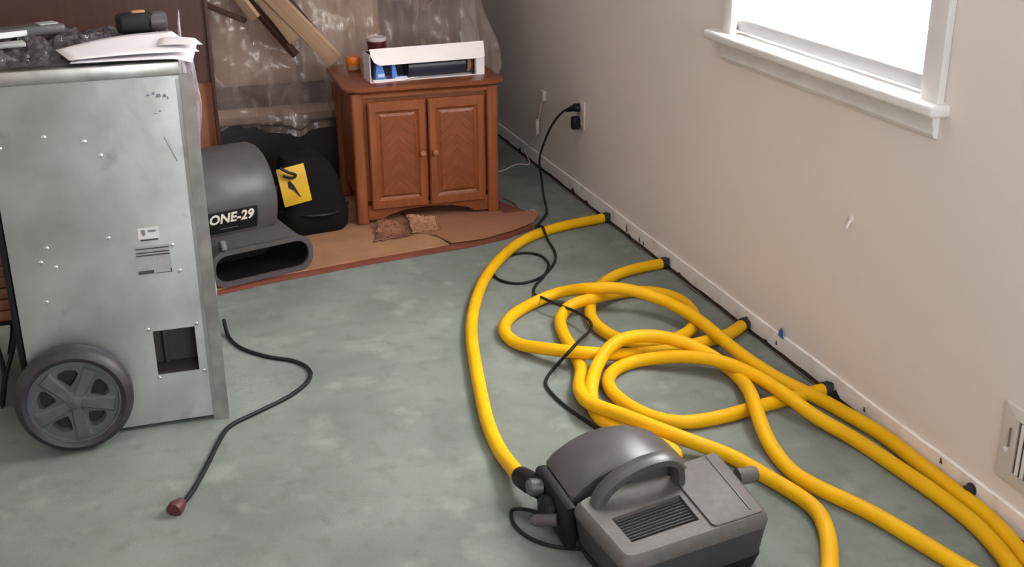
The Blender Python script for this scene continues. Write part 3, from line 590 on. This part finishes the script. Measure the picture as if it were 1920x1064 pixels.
def curl(pts, lift, z):
    c = Vector((*pts[0], 0))
    def fn(u, v):
        a, b_, c_, d = [Vector((*q, 0)) for q in pts]; p = (a * (1 - u) + b_ * u) * (1 - v) + (d * (1 - u) + c_ * u) * v
        jag = .020 * noise.noise(Vector((u * 9, v * 9, lift * 50))) + .010 * noise.noise(Vector((u * 23, v * 23, lift * 50)))
        return (p.x + jag, p.y + jag, z + lift * (v ** 2) * (1 - .4 * u) + .006 * noise.noise(Vector((u * 6, v * 6, 3))) ** 2)
    return fn
o = MB().grid(curl([(-1.020, 4.430), (-.865, 4.452), (-.885, 4.60), (-.965, 4.61)], .034, .0225), 22, 18).build('cardboard_flap', 'torn', smooth=40, solid=.003)
tag(o, 'dark torn cardboard flap curling up at the left front foot of the cabinet', 'cardboard')
o = MB().grid(curl([(-.855, 4.475), (-.735, 4.485), (-.735, 4.58), (-.845, 4.60)], .042, .0255), 22, 18).build('cardboard_flap', 'cardb', smooth=40, solid=.003)
tag(o, 'light torn cardboard flap lifted in front of the cabinet doors', 'cardboard')
o = MB().tube(smoothpath([(-.337, 4.861, .006), (-.317, 4.769, .006), (-.325, 4.69, .006), (-.296, 4.632, .006)], .02), .0035, 6)
wr = thing('loose_wire', 'short thin dark wire with pale tip on the carpet right of the cabinet', 'wire', (-.32, 4.72, 0))
o.build('wire', 'torn', wr, shift=wr.location); MB().tube([(-.297, 4.634, .006), (-.285, 4.636, .008), (-.268, 4.640, .007)], [.004, .008, .004], 8).build('wire_tip', 'ivory', wr, shift=wr.location)
o = MB().lathe([(.0, 0), (.006, .002), (.006, .018), (.003, .022), (.0, .022)], sides=10).build('foam_bit', 'ivory'); o.location = (-1.285, 4.44, .019); o.rotation_euler = (.5, .5, 0)
tag(o, 'tiny pale plastic bit beside the grey air mover mouth', 'litter')

# ------------------------------------------------------------------ wooden two-door cabinet
C = thing('wooden_cabinet', 'low reddish wooden cabinet with two panelled doors', 'cabinet', (-.737, 4.650, .0240), math.radians(-1.6))
CZ = -.0
MB().box((0, .245, .325), (.575, .445, .47)).build('carcass', 'cab', C, smooth=0)
for sx in (-1, 1):
    for y in (.022, .452):
        b = MB(); x = sx * .283
        b.rings([rr for rr in [[(x - .025 + .05 * i, y - .024 + .048 * j, z) for i, j in ((0, 0), (1, 0), (1, 1), (0, 1))] for z in (.0, .55)]]); 
        es = [e for e in b.bm.edges if abs(e.verts[0].co.z - e.verts[1].co.z) > .1]
        bmesh.ops.bevel(b.bm, geom=es, offset=.012, segments=3, profile=.5, affect='EDGES')
        b.build('corner_post', 'cab', C)
# arched apron
ar = [(-.258, .075), (-.258, .012), (-.20, .012), (-.17, .030), (-.10, .046), (0, .052), (.10, .046), (.17, .030), (.20, .012), (.258, .012), (.258, .075)]
MB().prism(ar, .004, .024, 'y').build('apron', 'cabh', C, smooth=0)
MB().box((0, .014, .545), (.52, .026, .028)).build('top_rail', 'cabh', C, smooth=0)
top = rrect(-.338, -.028, .338, .515, .045, 6)
def ins(d): return rrect(-.338 + d, -.028 + d, .338 - d, .515 - d, .062, 8)
b = MB(); b.rings([[(x, y, z) for x, y in ins(d)] for d, z in ((.026, .545), (.022, .552), (.010, .556), (.0, .562), (.0, .572), (.006, .577))]); b.build('table_top', 'cabtop', C)
def door(xc, knob_side):
    w, z0, z1 = .240, .060, .515; d = MB(); iw, rz = .038, .046
    o4 = [(-w / 2, z0), (w / 2, z0), (w / 2, z1), (-w / 2, z1)]; i4 = [(-w / 2 + iw, z0 + rz), (w / 2 - iw, z0 + rz), (w / 2 - iw, z1 - rz), (-w / 2 + iw, z1 - rz)]
    cz = (z0 + z1) / 2
    def R(l, y, g=0): return [(x + g * (1 if x < 0 else -1), y, z + g * (1 if z < cz else -1)) for x, z in l]
    d.rings([R(o4, .003), R(o4, -.010), R(o4, -.016, .006), R(i4, -.016, -.008), R(i4, -.008), R(i4, -.006, .004)], True, False, False)
    dd = d.build('door', 'cab', C, smooth=25, origin=(0, 0, cz)); dd.location = (xc, 0, cz)
    pn = MB(); q = [(-w / 2 + iw, z0 + rz - cz), (w / 2 - iw, z0 + rz - cz), (w / 2 - iw, z1 - rz - cz), (-w / 2 + iw, z1 - rz - cz)]
    def Q(y, g): return [(x + g * (1 if x < 0 else -1), y, z + g * (1 if z < 0 else -1)) for x, z in q]
    pn.rings([Q(-.006, .0), Q(-.006, .006), Q(-.011, .016)], True, False, True); pn.build('door_panel', 'chev', dd, smooth=0)
    MB().lathe([(.006, 0), (.006, -.010), (.011, -.016), (.0125, -.021), (.010, -.026), (0, -.028)], c=(knob_side * (w / 2 - .022), -.016, .005), axis='y', sides=18).build('knob', 'knob', dd)
door(-.124, 1); door(.126, -1)

# ------------------------------------------------------------------ things on the cabinet
ZC = .6012
K = thing('open_carton', 'long white open carton with blue packets on the wooden cabinet', 'box', (-.700, 4.735, ZC), math.radians(2.5))
hw, dp, ht = .245, .11, .115
MB().box((0, dp / 2, .0015), (2 * hw, dp, .003)).build('carton_bottom', 'whitebox', K, smooth=0)
MB().box((0, dp, ht / 2), (2 * hw, .003, ht)).build('carton_back', 'navy', K, smooth=0)
for s_ in (-1, 1): MB().box((s_ * hw, dp / 2, ht / 2), (.003, dp, ht)).build('carton_side', 'whitebox', K, smooth=0)
MB().box((hw - .018, -.002, ht / 2), (.036, .003, ht)).build('front_edge', 'whitebox', K, smooth=0)
b = MB(); b.prism([(-hw + .006, 0), (-hw + .02, -.012), (-hw + .045, -.012), (-hw + .13, -.010), (-hw + .20, .0)], -.0025, 0, 'y'); o = b.build('front_lip', 'whitebox', K, smooth=0); o.location = (0, -.001, .012)
fl_ = [(-hw, .062), (hw, .064), (hw, .0), (hw - .02, -.006), (-hw + .035, -.006), (-hw + .015, .008), (-hw + .004, .03)]
b = MB().prism(fl_, -.0015, .0015, 'y'); o = b.build('lid_flap', 'whitebox', K, smooth=0); o.location = (0, -.010, .077); o.rotation_euler = (math.radians(-14), 0, 0)
MB().box((.02, .012, .1375), (.05, .004, .004)).build('lid_slot', 'navy', K, smooth=0)
MB().box((0, dp / 2, ht + .008), (2 * hw, dp, .003), rot=Matrix.Rotation(math.radians(-10), 3, 'X')).build('lid_top', 'whitebox', K, smooth=0)
b = MB().prism([(-.222, .006), (-.175, .006), (-.195, .075), (-.215, .078)], .012, .05, 'y'); b.build('blue_packet', 'blue', K, smooth=0)
b = MB().prism([(-.150, .006), (-.125, .006), (-.140, .080), (-.150, .080)], .018, .05, 'y'); b.build('blue_packet', 'blue', K, smooth=0)
MB().box((-.115, .010, .012), (.055, .012, .010), bevel=.003).build('pale_packet', 'palepack', K)
MB().box((-.20, .008, .026), (.030, .006, .014), bevel=.003).build('pale_packet', 'palepack', K)
MB().tube([(-.08, .05, .045), (.17, .05, .045)], .040, 20).build('film_roll', 'navy', K)
MB().lathe([(.034, 0), (.038, .006), (.038, .016), (.034, .022), (.0, .022)], c=(.178, .05, .045), axis='x', sides=20).build('roll_end', 'cardb2', K)
for k in range(2): MB().box((.196 + .011 * k, .006, .05), (.006, .010, .095), bevel=.002).build('divider', 'plate' if k else 'navy', K)
cp = thing('paper_cup', 'dark red cup with pale rim behind the white carton', 'cup', (-.872, 4.93, ZC))
MB().lathe([(.030, 0), (.032, .002), (.041, .136), (.041, .140)], sides=28).build('cup_body', 'maroon', cp)
MB().lathe([(.0415, .136), (.043, .139), (.043, .150), (.041, .152), (.036, .149), (0, .147)], sides=28).build('cup_rim', 'cuplid', cp)
jr = thing('capped_jar', 'small jar with bright orange cap beside the carton on the cabinet', 'jar', (-.957, 5.03, ZC))
MB().lathe([(.026, 0), (.030, .004), (.030, .022), (.027, .026)], sides=24).build('jar_body', 'amber', jr)
MB().lathe([(.029, .024), (.031, .028), (.031, .050), (.026, .058), (0, .060)], sides=24).build('jar_cap', 'orange', jr)

# ------------------------------------------------------------------ grey air mover with lettering
A = thing('air_mover', 'grey snail-shaped air mover with a wide dark mouth, beside the steel dehumidifier', 'air mover', (-1.664, 4.120, .0192), math.radians(17.0))
# mouth and duct
def ring(u0, u1, v, z0, z1, r): return [(x, v, z) for x, z in rrect(u0, z0, u1, z1, r, 5)]
b = MB(); b.rings([ring(.0, .29, .24, .02, .22, .03), ring(-.005, .31, .15, .012, .19, .035), ring(-.015, .36, .05, .004, .142, .05), ring(-.02, .375, .012, .0, .134, .055), ring(-.024, .380, .006, -.0, .138, .056), ring(-.024, .380, -.006, .0, .138, .056), ring(-.006, .362, -.006, .016, .120, .046), ring(-.004, .360, .004, .018, .118, .045)], True, False, False)
b.build('outlet_duct', 'greyplastic', A)
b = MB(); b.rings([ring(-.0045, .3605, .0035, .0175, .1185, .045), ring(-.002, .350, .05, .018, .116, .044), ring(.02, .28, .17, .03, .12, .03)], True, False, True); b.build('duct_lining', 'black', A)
# drum
MB().lathe([(.0, -.012), (.150, -.012), (.178, -.004), (.188, .014), (.190, .10), (.190, .19), (.188, .270), (.178, .288), (.150, .296), (.100, .296), (.095, .280), (.0, .280)], c=(0, .255, .262), axis='x', sides=56).build('drum', 'greyplastic', A, smooth=45)
MB().lathe([(.092, .2805), (.092, .284), (0, .284)], c=(0, .255, .262), axis='x', sides=32).build('intake_grille', 'black', A)
MB().box((.035, .012, .153), (.022, .032, .040), rot=Matrix.Rotation(-.5, 3, 'X'), bevel=.005).build('duct_tab', 'greyplastic', A)
MB().lathe([(.020, 0), (.022, -.006), (.022, -.030), (.016, -.036), (0, -.036)], c=(-.012, .20, .400), axis='x', sides=18).build('speed_knob', 'black', A)
for x in (.03, .30):
    MB().box((x, .36, .02), (.04, .06, .05), bevel=.008).build('foot', 'black', A)
# curved label band + lettering, wrapped on the drum
def wrap(u, a, r): return (u, .255 - r * math.cos(a), .262 + r * math.sin(a))
MB().grid(lambda u, v: wrap(-.01 + .212 * u, math.radians(-26 + 27 * v), .1915), 4, 12).build('label_band', 'black', A)
cu = bpy.data.curves.new('lettering', 'FONT'); cu.body = 'ONE-29'; cu.size = .060; cu.offset = .0021; cu.space_character = 1.02; cu.resolution_u = 3
tmp = bpy.data.objects.new('lettering_tmp', cu); COL.objects.link(tmp)
bpy.context.view_layer.update()
me = bpy.data.meshes.new_from_object(tmp.evaluated_get(bpy.context.evaluated_depsgraph_get()))
bpy.data.objects.remove(tmp); bpy.data.curves.remove(cu)
bm = bmesh.new(); bm.from_mesh(me); bmesh.ops.remove_doubles(bm, verts=bm.verts[:], dist=1e-6)
xs = [v.co.x for v in bm.verts]; x0, wd = min(xs), max(xs) - min(xs)
for v in bm.verts:
    u = .012 + (v.co.x - x0) / wd * .172 + .0; a = math.radians(-12.0) + v.co.y * .82 / .19
    v.co = wrap(u + v.co.y * .12, a, .1945)
bm.to_mesh(me); bm.free(); me.name = 'lettering'; me.materials.append(MT['lettering'])
lt = bpy.data.objects.new('lettering', me); COL.objects.link(lt); lt.parent = A
MB().grid(lambda u, v: wrap(.055 + .07 * u, math.radians(-20.5 + .9 * v), .1925), 3, 1).build('label_line', 'inklight', A)

# ------------------------------------------------------------------ black equipment bag with yellow panel
G = thing('equipment_bag', 'black bag with yellow front panel, between the air mover and the cabinet', 'bag', (-1.225, 4.70, .019), math.radians(8))
def bagring(hx, hy, z, r, dx=0, dy=0): return [(x + dx, y + dy, z) for x, y in rrect(-hx, -hy, hx, hy, r, 5)]
b = MB(); b.rings([bagring(.120, .085, 0, .05), bagring(.136, .100, .02, .06), bagring(.140, .104, .08, .06), bagring(.132, .098, .105, .055), bagring(.128, .094, .12, .05), bagring(.118, .090, .22, .05, -.010), bagring(.098, .080, .29, .045, -.026), bagring(.078, .066, .318, .04, -.036), bagring(.05, .04, .325, .03, -.038)])
b.build('bag_body', 'bag', G)
YR = Matrix.Rotation(math.radians(-7), 3, 'X') @ Matrix.Rotation(math.radians(-7), 3, 'Y')
MB().box((-.094, -.094, .222), (.116, .008, .156), rot=YR, bevel=.003).build('yellow_panel', 'yellow', G)
b = MB(); b.prism([(-.014, .026), (-.004, .030), (.008, .008), (.026, -.046), (.020, -.044), (.004, -.014), (-.016, .002)], -.0008, .0008, 'y')
o = b.build('panel_mark', 'black', G, smooth=0); o.location = (-.103, -.1005, .215); o.rotation_euler = YR.to_euler()
MB().tube(smoothpath([(-.150, -.112, .305), (-.120, -.118, .285), (-.090, -.116, .270), (-.105, -.114, .258), (-.140, -.110, .270)], .01), .006, 8).build('strap_loop', 'black', G)
MB().tube(smoothpath([(-.142, -.035, .10), (-.05, -.112, .092), (.06, -.112, .088), (.144, -.03, .095)], .02), .008, 8).build('piping', 'black', G)

# ------------------------------------------------------------------ dark brown cupboard behind, with lighter lower panel
U = thing('brown_cupboard', 'large brown wooden cupboard behind the steel dehumidifier', 'cupboard', (-2.25, 4.80, 0))
MB().box((0, .24, 1.13), (1.38, .46, .98)).build('upper_body', 'brown', U, smooth=0)
MB().box((0, .25, .495), (1.38, .44, .285)).build('lower_panel', 'brown2', U, smooth=0)
MB().box((.684, .004, .985), (.016, .016, 1.27), bevel=.004).build('edge_trim', 'brown', U)
for x in (-.64, .64):
    for y in (.06, .43): MB().box((x, y, .178), (.06, .06, .356), bevel=.006).build('leg', 'brown', U)

# ------------------------------------------------------------------ plastic-covered pile in the corner
def pbox(name, c, s_, m, label, cat, rz=0, bevel=.02):
    b = MB().box((0, 0, s_[2] / 2), s_, bevel=bevel, seg=3); o = b.build(name, m); o.location = (c[0], c[1], c[2]); o.rotation_euler = (0, 0, rz); return tag(o, label, cat)
def bundle(name, c, s_, m, label, cat, rz=0, straps=2):
    t = thing(name, label, cat, c, rz)
    b = MB(); L_, W_, H_ = s_
    def rg(f, z): return [(x, y, z) for x, y in rrect(-L_ / 2 * f, -W_ / 2 * f, L_ / 2 * f, W_ / 2 * f, .05, 4)]
    b.rings([rg(.95, 0), rg(1, .03), rg(1.01, H_ / 2), rg(1, H_ - .03), rg(.94, H_)]); b.build('wrapped_body', m, t)
    for k in range(straps):
        x = -L_ / 2 + L_ * (k + 1) / (straps + 1)
        MB().box((x, -W_ / 2 - .004, H_ / 2), (.03, .006, H_ * .96), bevel=.002).build('strap', 'greyfab', t)
    return t
bundle('bed_base', (-.95, 5.78, .0), (1.28, .72, .30), 'darkstuff', 'dark bed base at the bottom of the plastic covered pile', 'bed base', straps=0)
bundle('folded_blanket', (-1.02, 5.74, .302), (1.10, .62, .075), 'tan', 'tan folded blanket low in the plastic covered pile', 'blanket', straps=0)
bundle('dark_cushion', (-1.05, 5.74, .380), (1.06, .64, .09), 'darkstuff', 'dark cushion in the middle of the plastic covered pile', 'cushion', straps=0)
bundle('mattress', (-1.13, 5.76, .473), (.78, .60, .42), 'tan', 'tan mattress standing behind the plastic left of the cabinet', 'mattress', straps=1)
bundle('olive_box', (-.52, 5.80, .473), (.40, .52, .40), 'greyfab', 'grey box under the plastic behind the white carton', 'box', straps=1)
bundle('yellow_box', (-.53, 5.82, .876), (.40, .50, .30), 'olive', 'olive yellow box on top of the pile under the plastic', 'box', straps=1)
bundle('dark_case', (-1.00, 5.82, .896), (.30, .46, .34), 'darkstuff', 'black case high in the pile under the plastic', 'case', straps=1)
def pile(u, v):
    hem = .265 + .03 * noise.noise(Vector((u * 7, 3, 0))) - .14 * max(0, noise.noise(Vector((u * 11, 8, 0))) - .15); z = 1.55 - (1.55 - hem) * v; s_ = u
    xr = -.30 + .12 * min(1, max(0, (1.0 - z) / .5)) ; xl = -1.575
    if s_ < .82: t_ = s_ / .82; x = xl + (xr - xl) * t_; y = 5.385
    else: t_ = (s_ - .82) / .18; x = xr - .02 * t_ + .05 * math.sin(t_ * 3); y = 5.385 + .85 * t_ ** 1.3
    fold = .026 * (abs(math.sin(x * 17 + z * 2.2 + 2.5 * noise.noise(Vector((x * 2, z * 2, 0))))) - .5) * (.10 + .90 * max(0, min(1, (x + 1.05) * 3)))
    w = .05 * noise.noise(Vector((x * 3.1, z * 4.3, 2))) + .022 * noise.noise(Vector((x * 9 + z * 5, z * 7, 5))) + .008 * noise.noise(Vector((x * 25, z * 21, 8)))
    y += .10 * (1 - math.cos(min(1, max(0, z - .5)) * 1.2)) + w + fold
    if v > .97: y += .03
    return (x + .02 * noise.noise(Vector((z * 5, s_ * 3, 9))), max(y, 5.30), z)
o = MB().grid(pile, 150, 90).build('plastic_sheeting', 'film', smooth=70)
tag(o, 'wrinkled clear plastic sheeting draped over the pile in the corner', 'plastic sheet')

# ------------------------------------------------------------------ loose lumber leaning on the pile
def plank(a, b_, w, th, m, label, roll=0.0):
    a, b_ = Vector(a), Vector(b_); d = b_ - a; L_ = d.length; q = d.to_track_quat('Z', 'Y')
    t = MB(); t.box((0, 0, L_ / 2), (w, th, L_), bevel=.0025, seg=1)
    o = t.build('lumber_plank', m, smooth=0); o.location = a; o.rotation_euler = (q @ Matrix.Rotation(roll, 3, 'Z').to_quaternion()).to_euler()
    return tag(o, label, 'plank', 'loose planks leaning on the pile')
plank((-1.012, 5.130, .624), (-1.50, 5.235, 1.185), .074, .022, 'plank', 'longest pale plank, its lower end resting on the cabinet top', 1.30)
plank((-1.172, 5.19, .715), (-1.50, 5.262, 1.215), .064, .024, 'plank', 'pale plank with dark edges ending above the plastic, left of the longest plank', 1.25)
plank((-1.170, 5.245, .640), (-1.52, 5.300, 1.10), .028, .030, 'plankdark', 'dark narrow splintered plank under the pale planks', .9)
plank((-1.335, 5.20, .815), (-1.505, 5.265, 1.07), .048, .022, 'plank', 'short pale plank end at the upper left of the lumber', 1.2)
plank((-1.372, 5.245, .800), (-1.548, 5.285, .880), .022, .022, 'plankdark', 'thin dark stick lying almost level beside the cupboard', .3)
plank((-1.085, 5.235, .735), (-1.44, 5.300, 1.21), .040, .022, 'plankdark', 'dark narrow plank behind the two pale planks', 1.2)

# ------------------------------------------------------------------ grey blower in the foreground
W = thing('blower', 'grey portable blower with carry handle and dark filter grille in the foreground', 'blower', (-.84, 2.12, 0))
wo = Vector(W.location)
Q0, Q1, Q2, Q3 = Vector((-1.012, 1.920, 0)), Vector((-.625, 1.985, 0)), Vector((-.603, 2.290, 0)), Vector((-1.034, 2.180, 0))
def bq(s_, t, z):
    p = (Q0 * (1 - s_) + Q1 * s_) * (1 - t) + (Q3 * (1 - s_) + Q2 * s_) * t; return Vector((p.x, p.y, z))
def qring(g, z, r=.07): return [bq(s_, t, z) for s_, t in rrect(g, g, 1 - g, 1 - g, r, 5)]
BZ = .142
b = MB()
b.rings([qring(.006, .108), qring(.0, .120), qring(.012, BZ - .008), qring(.035, BZ)], True, False, False)
hole = [bq(s_, t, BZ) for s_, t in ((.12, .20), (.57, .20), (.575, .58), (.12, .58))]
outer = qring(.035, BZ)
b.fill(outer, [hole]); bmesh.ops.remove_doubles(b.bm, verts=b.bm.verts[:], dist=1e-5)
b.rings([hole, [p - Vector((0, 0, .020)) for p in hole]], True, False, False)
b.build('housing', 'blowerfar', W, shift=wo, smooth=40)
b = MB(); b.rings([qring(.06, .012), qring(.035, .03), qring(.012, .095), qring(.0065, .1085)], True, True, False); b.build('lower_shell', 'shelldark', W, shift=wo, smooth=40)  # lower half in a darker grey than the housing above
b = MB(); b.rings([[p - Vector((0, 0, .0185)) for p in hole], [p - Vector((0, 0, .0165)) for p in hole]]); b.build('filter_mesh', 'dark', W, shift=wo, smooth=0)
for k in range(9):
    t = .23 + .32 * k / 8; a, c = bq(.13, t, BZ - .010), bq(.565, t, BZ - .010)
    MB().tube([a, (a + c) / 2 + Vector((0, 0, .001 * (k % 2))), c], .0032, 6).build('grille_bar', 'grilldark', W, shift=wo)
# lower dark skirt of the housing
b = MB(); b.rings([qring(.055, .0), qring(.03, .028), qring(.028, .034)]); b.build('base_skirt', 'black', W, shift=wo)
# raised plain cover on the right with a seam
b = MB()
def cring(s0, s1, t0, t1, z): return [bq(s_, t, z) for s_, t in rrect(s0, t0, s1, t1, .03, 4)]
b.rings([cring(.62, .96, .05, .95, BZ - .002), cring(.62, .96, .05, .95, BZ + .003), cring(.61, .95, .06, .94, BZ + .005)]); b.build('side_cover', 'blowerfar', W, shift=wo)
b = MB().tube([bq(.885, .10, BZ + .0055), bq(.885, .92, BZ + .0055)], .0022, 6).build('cover_seam', 'device', W, shift=wo)
# rounded fan drum behind the housing
prof = [(-1.020, .020), (-1.020, .125), (-1.000, .146), (-.960, .170), (-.915, .187), (-.870, .194), (-.820, .192), (-.775, .180), (-.735, .160), (-.700, .130), (-.672, .098), (-.655, .06), (-.65, .020)]
b = MB(); rr = []
for y, g in ((2.215, .010), (2.222, .0), (2.385, .0), (2.397, .004), (2.403, .012)):
    cx, cz = -.84, .09
    rr.append([(cx + (x - cx) * (1 - g * 4), y, cz + (z - cz) * (1 - g * 4)) for x, z in prof])
b.rings(rr); b.build('fan_drum', 'blower', W, shift=wo, smooth=40)
# dark left side: intake housing, ports and knobs
b = MB(); b.prism([(2.175, .012), (2.385, .012), (2.400, .05), (2.400, .108), (2.385, .122), (2.175, .124)], -1.046, -1.0205, 'x', .006); b.build('side_housing', 'black', W, shift=wo)
MB().lathe([(.036, 0), (.036, -.016), (.030, -.024), (.014, -.026), (0, -.024)], c=(-1.045, 2.285, .062), axis='x', sides=28).build('intake_cap', 'black', W, shift=wo)
b = MB().tube([(-1.036, 2.36, .070), (-1.055, 2.405, .066), (-1.063, 2.450, .058), (-1.063, 2.462, .056)], [.030, .029, .027, .024], 18); b.build('hose_collar', 'black', W, shift=wo)
MB().tube([(-1.046, 2.345, .085), (-1.075, 2.350, .088), (-1.082, 2.350, .088)], [.022, .022, .016], 16).build('port_cap', 'greyplastic', W, shift=wo)
MB().tube([(-1.046, 2.235, .060), (-1.086, 2.262, .050), (-1.098, 2.270, .048)], [.016, .016, .011], 14).build('cord_gland', 'greyplastic', W, shift=wo)
# carry handle
HANDLE_PTS = [(-.988, 2.145, .120), (-.978, 2.150, .152), (-.938, 2.156, .190), (-.875, 2.163, .213), (-.812, 2.170, .216), (-.776, 2.175, .198), (-.766, 2.178, .160), (-.766, 2.180, .125)]
hp_ = smoothpath(HANDLE_PTS, .012)
b = MB(); rr = []
for i, p_ in enumerate(hp_):
    t_ = (hp_[min(i + 1, len(hp_) - 1)] - hp_[max(i - 1, 0)]).normalized(); nrm = Vector((0, 1, 0)).cross(t_).normalized(); sd = Vector((0, 1, 0))
    rr.append([p_ + nrm * c * .013 + sd * s_ * .024 for c, s_ in ((1, .55), (.55, 1), (-.55, 1), (-1, .55), (-1, -.55), (-.55, -1), (.55, -1), (1, -.55))])
b.rings(rr); b.build('carry_handle', 'blower', W, shift=wo, smooth=50)
MB().lathe([(.021, 0), (.021, .040), (.018, .050), (.014, .050), (.014, .04), (0, .04)], c=(-.585, 2.215, .098), axis='x', sides=22).build('side_nozzle', 'blowerfar', W, shift=wo)
for s_, t in ((.12, .12), (.88, .12), (.88, .88), (.12, .88)):
    p_ = bq(s_, t, 0); MB().lathe([(.016, .0), (.018, .004), (.018, .016), (0, .016)], c=p_, sides=14).build('foot', 'rubber', W, shift=wo)
bc = smoothpath([(-1.098, 2.270, .048), (-1.125, 2.30, .03), (-1.125, 2.345, .008), (-1.118, 2.39, .006), (-1.135, 2.36, .006), (-1.128, 2.30, .006), (-1.105, 2.250, .006), (-1.061, 2.205, .006), (-1.02, 2.17, .006)], .012)
bc = smoothpath([(-1.060, 2.300, .040), (-1.085, 2.345, .030), (-1.110, 2.390, .008), (-1.124, 2.330, .006), (-1.108, 2.262, .006), (-1.063, 2.208, .006), (-1.005, 2.180, .006)], .012)
MB().tube(relax(bc, 2), .0048, 8).build('cord_loop', 'cord', W, shift=wo)
